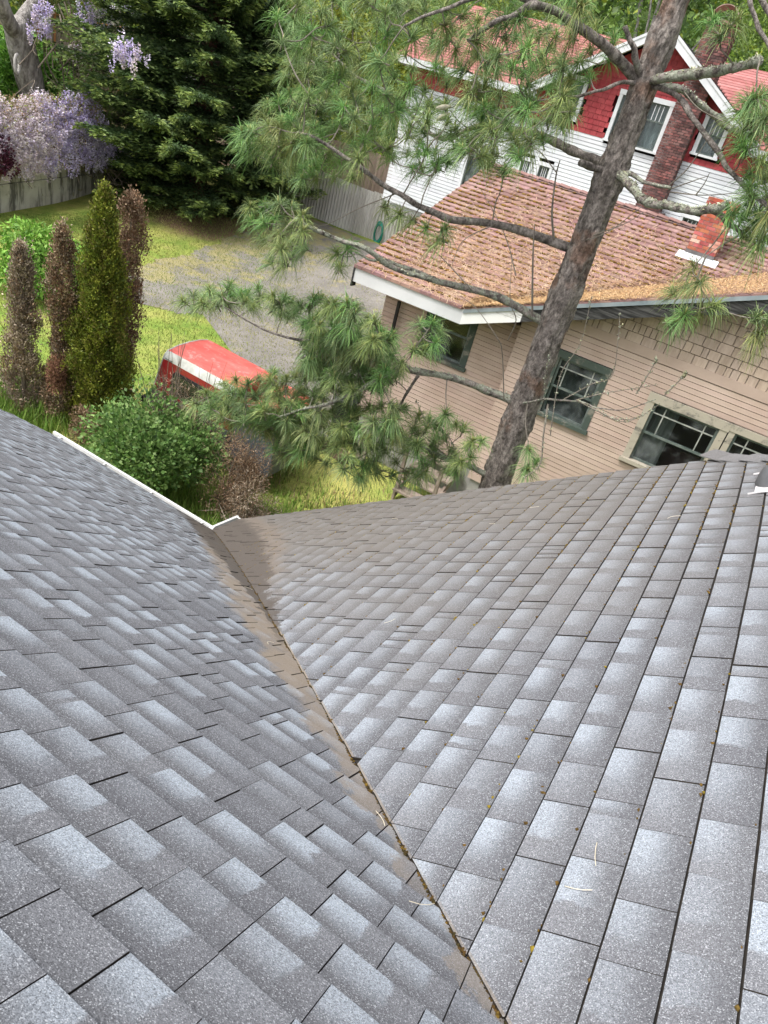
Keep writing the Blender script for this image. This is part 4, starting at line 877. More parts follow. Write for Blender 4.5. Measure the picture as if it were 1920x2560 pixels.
    LT = [twig([(1440, 1000, 6.5), (1500, 985, 6.5), (1560, 975, 6.4), (1645, 962, 6.3)]), twig([(1480, 1018, 6.45), (1530, 1045, 6.4), (1590, 1045, 6.4), (1650, 1010, 6.3)]), twig([(1370, 1010, 6.7), (1358, 1090, 6.6), (1350, 1160, 6.6), (1310, 1195, 6.5)], .011), twig([(1375, 1090, 6.6), (1400, 940, 6.6), (1450, 860, 6.6), (1480, 740, 6.6)]), twig([(1410, 998, 6.6), (1480, 960, 6.5), (1530, 940, 6.5), (1545, 850, 6.5), (1550, 780, 6.5)]), twig([(1360, 985, 6.7), (1365, 920, 6.6), (1375, 880, 6.6)]), twig([(1440, 1000, 6.5), (1500, 1030, 6.4), (1560, 1055, 6.4), (1620, 1030, 6.4)]), twig([(1590, 985, 6.4), (1630, 920, 6.4), (1640, 900, 6.4)]), twig([(1660, 990, 6.4), (1700, 950, 6.4), (1715, 930, 6.4)]),
          twig([(1120, 1145, 6.7), (1060, 1090, 6.6), (1010, 1050, 6.5), (950, 1030, 6.5)]), twig([(1140, 1155, 6.7), (1060, 1150, 6.6), (990, 1130, 6.5), (930, 1100, 6.5)]), twig([(1090, 1135, 6.6), (1060, 1170, 6.5), (1000, 1170, 6.5)]), twig([(1150, 1155, 6.7), (1120, 1090, 6.6), (1070, 1060, 6.5), (1040, 1000, 6.4)]), twig([(1260, 1000, 6.8), (1255, 880, 6.6), (1240, 840, 6.5), (1190, 770, 6.5), (1150, 740, 6.4)]), twig([(1270, 850, 6.8), (1290, 800, 6.7), (1275, 750, 6.6), (1280, 640, 6.6)]), twig([(1385, 600, 6.9), (1380, 530, 6.8), (1390, 440, 6.8), (1400, 400, 6.8)], .012), twig([(1390, 430, 6.8), (1350, 380, 6.8), (1310, 365, 6.8)]), twig([(1330, 790, 6.9), (1332, 650, 6.8), (1336, 560, 6.8)], .012), twig([(1290, 690, 6.7), (1270, 610, 6.7), (1240, 540, 6.6), (1200, 470, 6.6)]), twig([(1450, 605, 6.9), (1520, 580, 6.8), (1600, 520, 6.7)]), twig([(1480, 590, 6.9), (1560, 560, 6.9), (1610, 530, 6.9)]), twig([(1665, 470, 6.9), (1720, 420, 6.8), (1780, 330, 6.8), (1800, 300, 6.8)]), twig([(1670, 475, 6.9), (1740, 450, 6.8), (1770, 440, 6.8)]), twig([(1675, 480, 6.9), (1760, 488, 6.8), (1870, 480, 6.7)]), twig([(1740, 487, 6.8), (1760, 460, 6.8), (1775, 430, 6.8)]),
          twig([(1765, 640, 6.3), (1745, 690, 6.3), (1735, 730, 6.3), (1725, 800, 6.3), (1715, 840, 6.3)], .008), twig([(1845, 590, 6.4), (1810, 610, 6.4), (1765, 640, 6.3)], .009), twig([(1710, 230, 7), (1745, 270, 7), (1800, 300, 7), (1860, 330, 7)]), twig([(1240, 560, 6.7), (1160, 600, 6.6), (1130, 660, 6.5)]), twig([(1180, 725, 6.6), (1100, 640, 6.6), (1060, 610, 6.6)]), twig([(1000, 480, 6.3), (900, 520, 6.2), (820, 560, 6.1), (770, 565, 6.0)])]
    bare.build('bare_twigs', m_twig, pine)['kind'] = 'stuff'
    # lichen flakes on twigs and limbs
    Pl = []
    for P in LT[:13]:
        for _ in range(48): i = rng.integers(0, len(P)-1); Pl.append(P[i]+(P[i+1]-P[i])*rng.random()+rng.normal(0, .006, 3)+np.array([0, 0, .004]))
    for (P, R), k in ((r4[1:], 700), (r1[1:], 420), (b4[1:], 520), (b5[1:], 420), (b6[1:], 380), (r2[1:], 160)):
        for _ in range(k):
            i = rng.integers(0, len(P)-1); d = rng.normal(size=3); d[2] = abs(d[2])*.9+.1; d /= np.linalg.norm(d); Pl.append(P[i]+(P[i+1]-P[i])*rng.random()+d*R[i]*1.02)
    Pl = np.array(Pl); n = len(Pl); base_ = rng.normal(size=(n, 4, 3))*rng.uniform(.003, .011, (n, 1, 1)); V = Pl[:, None]+base_; cc = np.repeat(np.array([(.42, .44, .33), (.52, .55, .43), (.34, .36, .26), (.46, .46, .28)])[rng.integers(0, 4, n)], 4, 0)
    fast('lichen', V.reshape(-1, 3), [(np.arange(n)[:, None, None]*4+np.array([(0, 1, 2), (0, 2, 3), (0, 3, 1), (1, 3, 2)])[None]).reshape(-1, 3)], m_dry, pine, cc)['kind'] = 'stuff'
    # ---- needle tufts: prototypes at several shoot tilts, gravity already in them
    protos = []
    for tilt in (10, 35, 60, 85):
        for var in range(3):
            tl = math.radians(tilt); ax = np.array([math.sin(tl), 0, math.cos(tl)]); e1 = np.array([math.cos(tl), 0, -math.sin(tl)]); e2 = np.array([0, 1., 0]); n = 120
            a = rng.uniform(0, 2*math.pi, n); phi = np.radians(rng.uniform(22, 88, n)); rad = np.cos(a)[:, None]*e1+np.sin(a)[:, None]*e2; d = ax*np.cos(phi)[:, None]+rad*np.sin(phi)[:, None]
            b = ax*rng.uniform(-.07, .0, n)[:, None]; Ln = rng.uniform(.165, .255, n)[:, None]; gdr = rng.uniform(.22, .8, n)[:, None]; pts = []
            for t in (0, .3, .65, 1.0): pts.append(b+Ln*(d*t*(1-.22*t)+np.array([0, 0, -1.])*gdr*t*t*.8))
            V = []; sidev = np.cross(d, np.array([0, 0, 1.])+rng.normal(0, .6, (n, 3))); sidev /= np.linalg.norm(sidev, axis=1)[:, None]
            for i, w in enumerate((.0018, .0022, .0018, .0005)): V += [pts[i]+sidev*w, pts[i]-sidev*w]
            V = np.stack(V, 1).reshape(-1, 3); F = (np.arange(n)[:, None, None]*8+np.array([(0, 2, 3, 1), (2, 4, 5, 3), (4, 6, 7, 5)])[None]).reshape(-1, 4)
            pal = np.array([(.125, .215, .075), (.175, .275, .095), (.10, .175, .075), (.235, .325, .125), (.15, .235, .10)]); tint = np.array([rng.uniform(.85, 1.3), rng.uniform(.9, 1.2), rng.uniform(.8, 1.15)]); c = np.repeat(pal[rng.integers(0, 5, n)]*tint*rng.uniform(.8, 1.25, (n, 1)), 8, 0)
            nv = len(V); bud = MB(); 
            for q in range(rng.integers(1, 4)):
                u = np.array([rng.normal(0, .25), rng.normal(0, .25), 1.])+ax*.6; u /= np.linalg.norm(u); bud.tube([ax*-.01, u*.03, u*.055], [.006, .006, .002], 5)
            stem = MB(); stem.tube([ax*-.1, ax*0.], [.006, .005], 5)
            bv = np.array(bud.v); sv = np.array(stem.v); V = np.concatenate([V, bv, sv]); c = np.concatenate([c, np.tile((.34, .36, .13), (len(bv), 1)), np.tile((.19, .17, .12), (len(sv), 1))])
            fq = [np.array([f], np.int32)+nv for f in bud.f]+[np.array([f], np.int32)+nv+len(bv) for f in stem.f]
            o = fast('needle_tuft', V, [F]+fq, m_needle, None, c); me = o.data; bpy.data.objects.remove(o); protos.append((tilt, me, V, [F]+fq, c))
    # tuft places: regions of the crown as seen, each with the depth of the limbs that carry it
    def inside(pts, x, y):
        c = False; j = len(pts)-1
        for i in range(len(pts)):
            if (pts[i][1] > y) != (pts[j][1] > y) and x < (pts[j][0]-pts[i][0])*(y-pts[i][1])/(pts[j][1]-pts[i][1])+pts[i][0]: c = not c
            j = i
        return c
    regs = [([(700, -40), (1480, -40), (1470, 60), (1360, 150), (1420, 190), (1440, 300), (1330, 300), (1290, 330), (1180, 270), (1000, 280), (860, 260), (720, 260), (690, 120)], 185, (5.7, 8.2), 66),
            ([(690, 240), (1000, 270), (1330, 290), (1430, 280), (1400, 340), (1320, 420), (1240, 450), (1170, 400), (1060, 450), (960, 420), (860, 470), (760, 470), (690, 420), (590, 350), (650, 300)], 125, (5.7, 7.6), 62),
            ([(600, 330), (720, 310), (800, 380), (700, 430), (610, 380)], 17, (5.6, 5.9), 55), ([(600, 535), (720, 520), (790, 590), (770, 650), (690, 690), (640, 610)], 18, (5.4, 6.0), 50),
            ([(820, 620), (900, 640), (880, 690), (830, 680)], 3, (5.8, 6.3), 50), ([(1050, 560), (1140, 600), (1100, 640), (1000, 560), (960, 530)], 6, (6.2, 6.6), 50),
            ([(420, 770), (560, 720), (640, 735), (760, 760), (880, 770), (960, 830), (1000, 860), (960, 900), (870, 890), (780, 840), (690, 800), (600, 775), (500, 790)], 74, (5.6, 6.4), 52),
            ([(760, 850), (930, 860), (1010, 930), (960, 1000), (840, 990), (760, 940)], 74, (5.8, 6.5), 50), ([(470, 1010), (600, 960), (760, 930), (860, 1000), (980, 1010), (1010, 1110), (900, 1210), (780, 1170), (700, 1110), (560, 1070), (480, 1060)], 116, (5.8, 6.5), 50),
            ([(980, 1030), (1120, 1040), (1210, 1110), (1170, 1190), (1010, 1230), (900, 1230), (930, 1130)], 44, (6.2, 6.8), 52), ([(1040, 800), (1110, 820), (1090, 900), (1030, 890)], 7, (6.1, 6.5), 48),
            ([(1840, 280), (1940, 240), (1940, 620), (1870, 640), (1830, 560), (1880, 470), (1850, 380)], 34, (6.1, 6.8), 70), ([(640, 1050), (760, 1050), (800, 1140), (710, 1165), (645, 1110)], 20, (6.0, 6.6), 40), ([(560, 1000), (700, 985), (790, 1000), (800, 1075), (700, 1090), (580, 1060)], 34, (5.8, 6.4), 40), ([(1740, -20), (1850, -20), (1860, 60), (1800, 110), (1770, 60)], 3, (6.0, 6.4), 60), ([(1700, 680), (1790, 690), (1800, 800), (1730, 860), (1660, 830), (1670, 740)], 8, (6.2, 6.4), 55),
            ([(1890, 800), (1940, 790), (1940, 860), (1880, 860)], 3, (6.1, 6.3), 60), ([(1300, 1140), (1350, 1130), (1340, 1190), (1310, 1195)], 3, (6.6, 6.8), 50), ([(1380, 100), (1520, 60), (1540, 140), (1500, 230), (1420, 220)], 9, (6.3, 7.6), 60)]
    spots = []
    for poly, k, (d0, d1), mind in regs:
        got = []; xs = [p[0] for p in poly]; ys = [p[1] for p in poly]; tries = 0
        while len(got) < k and tries < 4000:
            tries += 1; x, y = random.uniform(min(xs), max(xs)), random.uniform(min(ys), max(ys)); md = mind*.62 if tries < 1500 else mind*.3
            if inside(poly, x, y) and all((x-a)**2+(y-b)**2 > md*md for a, b in got): got.append((x, y))
        spots += [(x, y-18, random.uniform(d0, d1)) for x, y in got]
    T = np.array([pp(*s) for s in spots])
    # twigs: grow outwards from the limbs, each tuft joins the nearest wood already there
    nodes = np.concatenate([P for P, R in LIMBS]); depth = np.zeros(len(nodes)); dirs = np.zeros((len(nodes), 3))
    order = np.argsort([np.min(np.linalg.norm(nodes-t, axis=1)) for t in T]); tw = MB(); placed = []
    for i in order:
        t = T[i]; d = np.linalg.norm(nodes-t, axis=1)+.06*depth+.25*np.maximum(0, nodes[:, 2]-t[2]); j = int(np.argmin(d)); a = nodes[j]; v = t-a; ln = np.linalg.norm(v)
        mid1 = a+v*.35+np.array([0, 0, -.06*ln])+rng.normal(0, .03*ln+.004, 3); mid2 = a+v*.75+np.array([0, 0, -.07*ln])+rng.normal(0, .02*ln+.003, 3)
        P = smooth_path([a, mid1, mid2, t], 4); tw.tube(P, np.linspace(.005+.004*min(1, ln), .0042, len(P)), 5); nodes = np.concatenate([nodes, P[2::2]]); depth = np.concatenate([depth, np.full(len(P[2::2]), depth[j]+1)])
        sd = (t-mid2)/np.linalg.norm(t-mid2)+np.array([0, 0, .55])+rng.normal(0, .22, 3); placed.append((t, sd/np.linalg.norm(sd)))
    tw.build('twigs', m_twig, pine)['kind'] = 'stuff'
    vis = sorted(range(len(placed)), key=lambda k: np.linalg.norm(placed[k][0]-O3)+(50 if not (0 < proj(placed[k][0])[0] < 1920 and 0 < proj(placed[k][0])[1] < 2560) else 0)); keep = set(vis[:300]); RV, RF, RC, off = [], {}, [], 0
    for k, (t, sd) in enumerate(placed):
        tilt = math.degrees(math.acos(max(-1, min(1, sd[2])))); cand = [p for p in protos if abs(p[0]-min(85, max(10, tilt))) <= 13] or protos; pr = random.choice(cand); az = math.atan2(sd[1], sd[0]); s = random.uniform(.86, 1.18)
        if k in keep:
            o = bpy.data.objects.new('needle_tuft', pr[1]); COL.objects.link(o); o.location = t; o.rotation_euler = (0, 0, az); o.scale = (s, s, s); adopt(o, pine)
        else:
            c, sn = math.cos(az), math.sin(az); V = pr[2]@np.array([[c, sn, 0], [-sn, c, 0], [0, 0, 1]])*s+t; RV.append(V); RC.append(pr[4])
            for f in pr[3]: RF.setdefault(f.shape[1], []).append(f+off)
            off += len(V)
    if RV: fast('needle_tufts', np.concatenate(RV), [np.concatenate(v) for v in RF.values()], m_needle, pine, np.concatenate(RC))['kind'] = 'stuff'
    # two long cones
    m_cone = plain('resinous_cone', (.30, .28, .2), (.46, .43, .33), 40., .7)
    for q, r in (((1108, 268, 6.3), 1.0), ((1106, 292, 6.3), .8)):
        c = pp(*q); ln = .13; cone = MB(); ts = np.linspace(-.5, .5, 10); dirv = C_R*.93-C_U*(-.1 if r == 1 else -.55); dirv /= np.linalg.norm(dirv); cone.tube([c+dirv*ln*t for t in ts], [.008+.014*math.sin(math.pi*(t+.5)) for t in ts], 10); cone.build('pine_cone', m_cone, pine, smooth=True)
pine_tree()

# ================================================================== FOLIAGE HELPERS
LEAF = np.array([(0, 0, 0), (.5, .32, .06), (1, 0, -.02), (.5, -.32, .06)]); LEAFF = np.array([(0, 1, 2), (0, 2, 3)])
def leaves(P, D, size, col, name, m, parent, wid=1., up=None):
    """scatter of pointed leaves: P base, D direction"""
    n = len(P); D = D/np.linalg.norm(D, axis=1)[:, None]; U = rng.normal(size=(n, 3))*.6+np.array([0, 0, 1.]) if up is None else up
    S_ = np.cross(D, U); S_ /= np.linalg.norm(S_, axis=1)[:, None]+1e-9; N = np.cross(S_, D); size = np.broadcast_to(size, (n,))[:, None, None]
    V = P[:, None]+size*(LEAF[None, :, 0:1]*D[:, None]+LEAF[None, :, 1:2]*S_[:, None]*wid+LEAF[None, :, 2:3]*N[:, None])
    F = (np.arange(n)[:, None, None]*4+LEAFF[None]).reshape(-1, 3)
    return fast(name, V.reshape(-1, 3), [F], m, parent, np.repeat(col, 4, 0))
def sph(n):
    v = rng.normal(size=(n, 3)); return v/np.linalg.norm(v, axis=1)[:, None]
def pick(pal, n, jit=.2): 
    pal = np.array(pal, float); return pal[rng.integers(0, len(pal), n)]*rng.uniform(1-jit, 1+jit, (n, 1))
m_stem = plain('shrub_stem', (.10, .08, .06), (.2, .165, .13), 12., .9)
m_greybark = plain('grey_bark', (.12, .105, .095), (.40, .375, .35), 7., .95, 1., 22., .1, (1, 1, .3), dist=.08, detail=8)
def stems(tree, base, tips, r=.02, name='stem', m=None):
    mb = MB()
    for t in tips:
        t = np.asarray(t, float); b = np.asarray(base, float); mid = b+(t-b)*.5+np.array([0, 0, .12*np.linalg.norm(t-b)])+rng.normal(0, .05*np.linalg.norm(t-b), 3); P = smooth_path([b, mid, t], 6); mb.tube(P, np.linspace(r, r*.25, len(P)), 6)
    return mb.build(name, m or m_stem, tree)
# ================================================================== COLUMNAR CEDARS
def cedar(base, h, prof, n, pal, label, name, cat, mat, group=None, lean=(0, 0), leaf_s=.044, gap=.0, core=None, seed=0):
    b = np.array(base); tr = thing(name, label, cat, b, group)
    tk = MB(); tk.tube([b+np.array([lean[0]*t, lean[1]*t, h*t]) for t in np.linspace(0, .97, 12)], np.linspace(.05, .008, 12), 7); tk.build('trunk', m_stem, tr)
    # clumps: upright fans on an uneven column
    nc = n//26; t = rng.beta(1.0, 1.15, nc); a = rng.uniform(0, 2*math.pi, nc)
    hs, rs = zip(*prof); r0 = np.interp(t, hs, rs)*(1+.24*np.sin(a*3+t*17+seed)+.2*np.sin(a*5-t*31+seed)+rng.normal(0, .10, nc))
    if gap: 
        ok = (np.sin(a*2+t*11+seed*1.7)+np.sin(t*23+a)) > -2+gap*2; t, a, r0 = t[ok], a[ok], r0[ok]; nc = len(t)
    rr = r0*np.sqrt(rng.uniform(.25, 1.0, nc)); c = b+np.stack([lean[0]*t+rr*np.cos(a), lean[1]*t+rr*np.sin(a), h*t*.985], 1)
    k = 26; cc = pick(pal, nc, .25); P = np.repeat(c, k, 0); out = np.repeat(np.stack([np.cos(a), np.sin(a), np.zeros(nc)], 1), k, 0)
    tang = np.stack([-out[:, 1], out[:, 0], out[:, 2]], 1); ang = rng.normal(0, .75, nc*k)[:, None]
    D = np.array([0, 0, 1.])*np.cos(ang)+tang*np.sin(ang)+out*rng.uniform(.0, .7, (nc*k, 1)); P = P+rng.normal(0, leaf_s*1.0, P.shape)*np.array([1, 1, 1.5])
    P[:, 2] = np.maximum(P[:, 2], b[2]+.05)
    leaves(P, D, rng.uniform(.7, 1.5, nc*k)*leaf_s, np.repeat(cc, k, 0)*rng.uniform(.75, 1.3, (nc*k, 1)), 'crown', mat, tr, .8)
    return tr
GREEN_C = [(.19, .225, .028), (.135, .175, .024), (.25, .27, .04), (.085, .12, .018), (.15, .135, .035)]
BROWN_C = [(.22, .15, .095), (.165, .11, .07), (.30, .22, .15), (.19, .115, .07)]; GREY_C = [(.27, .215, .16), (.20, .16, .12), (.35, .285, .22)]
cedar((-10.62, 9.26, 0), 4.62, [(0, .46), (.12, .55), (.3, .52), (.5, .43), (.7, .31), (.85, .20), (1, .02)], 95000, GREEN_C, 'living yellow-green columnar cedar, tallest between the brown dead ones', 'columnar_cedar', 'cedar', m_leaf, seed=1)
cedar((-11.72, 8.44, 0), 3.32, [(0, .36), (.2, .36), (.4, .27), (.6, .22), (.8, .16), (.93, .12), (1, .03)], 26000, GREY_C+BROWN_C[:1], 'dead grey-brown columnar cedar at far left', 'dead_cedar', 'cedar', m_dry, 'dead columnar cedars', gap=.5, seed=2)
cedar((-11.15, 8.85, 0), 3.86, [(0, .38), (.2, .34), (.4, .14), (.52, .17), (.6, .25), (.8, .22), (.92, .14), (1, .03)], 26000, BROWN_C+GREY_C[:1], 'dead brown cedar with a bare gap, left of the living cedar', 'dead_cedar', 'cedar', m_dry, 'dead columnar cedars', gap=.55, seed=3)
cedar((-10.85, 10.0, 0), 4.52, [(0, .26), (.2, .2), (.4, .25), (.6, .27), (.75, .24), (.88, .21), (.96, .16), (1, .05)], 30000, BROWN_C+[(.24, .16, .12)], 'dead reddish-brown cedar standing behind the living cedar', 'dead_cedar', 'cedar', m_dry, 'dead columnar cedars', lean=(.12, 0), gap=.4, seed=4)
def clump(name, label, cat, base, rad, n, pal, mat, leaf_s, group=None, hollow=.45, twigs=10, squash=1., up=.3, wid=1., blobs=9, crown_name='crown'):
    b = np.array(base, float); R = np.array(rad, float); tr = thing(name, label, cat, b, group); cen = b+np.array([0, 0, R[2]*.95])
    bc = cen+sph(blobs)*R*rng.uniform(.4, .74, (blobs, 1)); br = rng.uniform(.28, .6, blobs)
    w = rng.integers(0, blobs, n); d = sph(n); rr = np.power(rng.uniform(hollow**3, 1, n), 1/3); P = bc[w]+d*R*br[w][:, None]*rr[:, None]; P[:, 2] = np.maximum(P[:, 2], b[2]+.02)
    D = d+rng.normal(0, .5, (n, 3))+np.array([0, 0, up]); bl = rng.uniform(.8, 1.2, blobs)[w][:, None]
    leaves(P, D, rng.uniform(.6, 1.35, n)*leaf_s, pick(pal, n, .25)*bl, crown_name, mat, tr, wid)
    if twigs: stems(tr, b, bc[rng.integers(0, blobs, twigs)]+rng.normal(0, .3, (twigs, 3))*R*.5)
    return tr
# living and dead shrubs below the eave
clump('broadleaf_shrub', 'round green broadleaf shrub just beyond the white gutter', 'shrub', (-8.15, 8.35, 0), (1.34, 1.1, 1.05), 11500, [(.10, .19, .045), (.15, .255, .065), (.07, .145, .035), (.21, .31, .10)], m_leaf, .076, blobs=24, wid=1.15)
clump('dead_shrub', 'dead brown shrub right of the green broadleaf shrub', 'shrub', (-6.7, 8.8, 0), (.62, .55, 1.0), 10500, BROWN_C+[(.13, .085, .06)], m_dry, .05, 'dead shrubs', hollow=.2, twigs=26, wid=.35, blobs=14)
clump('dead_shrub', 'dead grey-brown twiggy shrub low beside the valley mouth', 'shrub', (-6.05, 8.55, 0), (.5, .5, .62), 5200, GREY_C+BROWN_C[:2], m_dry, .05, 'dead shrubs', hollow=.2, twigs=26, wid=.35, blobs=12)
clump('dead_shrub', 'low dead brown shrub at the foot of the living cedar', 'shrub', (-10.05, 8.5, 0), (.35, .35, .42), 3000, BROWN_C, m_dry, .05, 'dead shrubs', hollow=.2, twigs=10, wid=.4)
clump('dead_shrub', 'reddish dead shrub between living cedar and its dead neighbour', 'shrub', (-10.95, 8.55, .75), (.28, .28, .6), 3000, [(.24, .13, .085), (.19, .10, .065)], m_dry, .05, 'dead shrubs', hollow=.2, twigs=0, wid=.5)
def twig_shrub(base, h, label, n=26, spread=.22):
    b = np.array(base, float); tr = thing('bare_shrub', label, 'shrub', b, 'bare twiggy shrubs before the truck'); mb = MB()
    for i in range(n):
        tip = b+np.array([rng.normal(0, spread), rng.normal(0, spread), h*rng.uniform(.55, 1.0)]); mid = b+(tip-b)*.5+rng.normal(0, .08, 3); P = smooth_path([b+rng.normal(0, .05, 3)*[1, 1, 0], mid, tip], 5); mb.tube(P, np.linspace(.014, .003, len(P)), 5)
    mb.build('stems', m_stem, tr)['kind'] = 'stuff'; n2 = 3600; t = rng.beta(1.4, 1.6, n2); P = b+np.stack([rng.normal(0, spread*1.1, n2), rng.normal(0, spread*1.1, n2), h*.66*t], 1); leaves(P, rng.normal(size=(n2, 3))+[0, 0, .5], rng.uniform(.05, .11, n2), pick(GREY_C+BROWN_C, n2), 'dead_twigs', m_dry, tr, .22)['kind'] = 'stuff'
twig_shrub((-8.75, 9.25, 0), 2.75, 'bare twiggy shrub in front of the truck canopy window'); twig_shrub((-8.0, 9.3, 0), 2.55, 'bare twiggy shrub beside the front of the truck', 22, .18)
clump('leafy_shrub', 'bright lime-green leafy shrub at left edge of the lawn', 'shrub', (-17.6, 13.2, 0), (2.3, 1.5, .9), 7200, [(.19, .36, .05), (.14, .29, .04), (.25, .42, .08), (.10, .22, .03)], m_leaf, .15, blobs=14, wid=.75, up=-.3)
def brush_pile(base, label):
    b = np.array(base, float); tr = thing('brush_pile', label, 'brush pile', b); mb = MB()
    for _ in range(260):
        p = b+np.array([rng.normal(0, .42), rng.normal(0, .3), abs(rng.normal(.12, .12))]); d = sph(1)[0]*np.array([1, .7, .35])*rng.uniform(.15, .5); mb.tube([p-d, p+rng.normal(0, .03, 3), p+d], [.006, .007, .003], 4)
    mb.build('sticks', m_stem2, tr)['kind'] = 'stuff'
m_stem2 = plain('dry_stick', (.2, .16, .125), (.34, .285, .23), 12., .9)
brush_pile((-5.75, 8.55, 0), 'low pile of dry sticks in the grass beyond the valley')
# tall grass clumps
def grass(name, label, cx, cy, rx, ry, n, h, pal, kind='stuff'):
    x = rng.normal(cx, rx, n); y = rng.normal(cy, ry, n); P = np.stack([x, y, gz(x, y)], 1); L = rng.uniform(.5, 1.2, n)*h; a = rng.uniform(0, 2*math.pi, n); bend = rng.uniform(.1, .6, n)
    d = np.stack([np.cos(a), np.sin(a)], 1); w = .006+.004*rng.random(n); s_ = np.stack([-d[:, 1], d[:, 0], np.zeros(n)], 1)*w[:, None]; V = []
    for t, ws in ((0, 1), (.5, .8), (1, .05)):
        c = P+np.concatenate([d*(L*bend*t*t)[:, None], (L*t*(1-.3*bend*t))[:, None]], 1); V += [c-s_*ws, c+s_*ws]
    V = np.stack(V, 1).reshape(-1, 3); F = (np.arange(n)[:, None, None]*6+np.array([(0, 1, 3, 2), (2, 3, 5, 4)])[None]).reshape(-1, 4)
    return tag(fast(name, V, [F], m_leaf, None, np.repeat(pick(pal, n, .25), 6, 0)), label, 'grass', kind=kind)
GR = [(.13, .24, .035), (.19, .31, .05), (.10, .19, .03), (.25, .33, .08)]
grass('tall_grass', 'tall fresh grass under the dead cedars at left', -12.3, 8.2, .8, .5, 5200, .5, GR)
grass('tall_grass', 'tall bright grass at the foot of the roof valley', -6.1, 8.9, .45, .4, 3200, .38, GR)
grass('tall_grass', 'weedy grass between the shrubs and the tan house', -5.0, 10.2, 1.3, .9, 8000, .13, GR+[(.33, .27, .14), (.30, .22, .11), (.26, .19, .11)])
grass('tall_grass', 'grass growing under the broadleaf shrub', -8.4, 8.2, 1.1, .5, 3600, .32, GR)
def lawn_blades():
    n = 70000; x = rng.uniform(-25, -7, n); y = rng.uniform(9.5, 27, n)
    q = (x < -8.2-(y-9)*.25) | (y < 15) ; x, y = x[q], y[q]; n = len(x); L = rng.uniform(.03, .09, n); a = rng.uniform(0, 6.28, n); P = np.stack([x, y, gz(x, y)], 1); s_ = np.stack([np.cos(a), np.sin(a), np.zeros(n)], 1)*.012; V = np.stack([P-s_, P+s_, P+np.stack([np.sin(a)*L*.5, np.cos(a)*L*.5, L], 1)], 1).reshape(-1, 3)
    t = .5+.5*np.sin(x*.7+1.3*np.sin(y*.5))*np.sin(y*.6); c = np.array([(.15, .23, .045)])*(1-t[:, None])+np.array([(.36, .34, .11)])*t[:, None]; c = c*rng.uniform(.75, 1.3, (n, 1))
    tag(fast('lawn_grass', V, [np.arange(3*n).reshape(-1, 3)], m_leaf, None, np.repeat(c, 3, 0)), 'short uneven lawn grass with dry yellow patches', 'grass', kind='stuff')
lawn_blades()
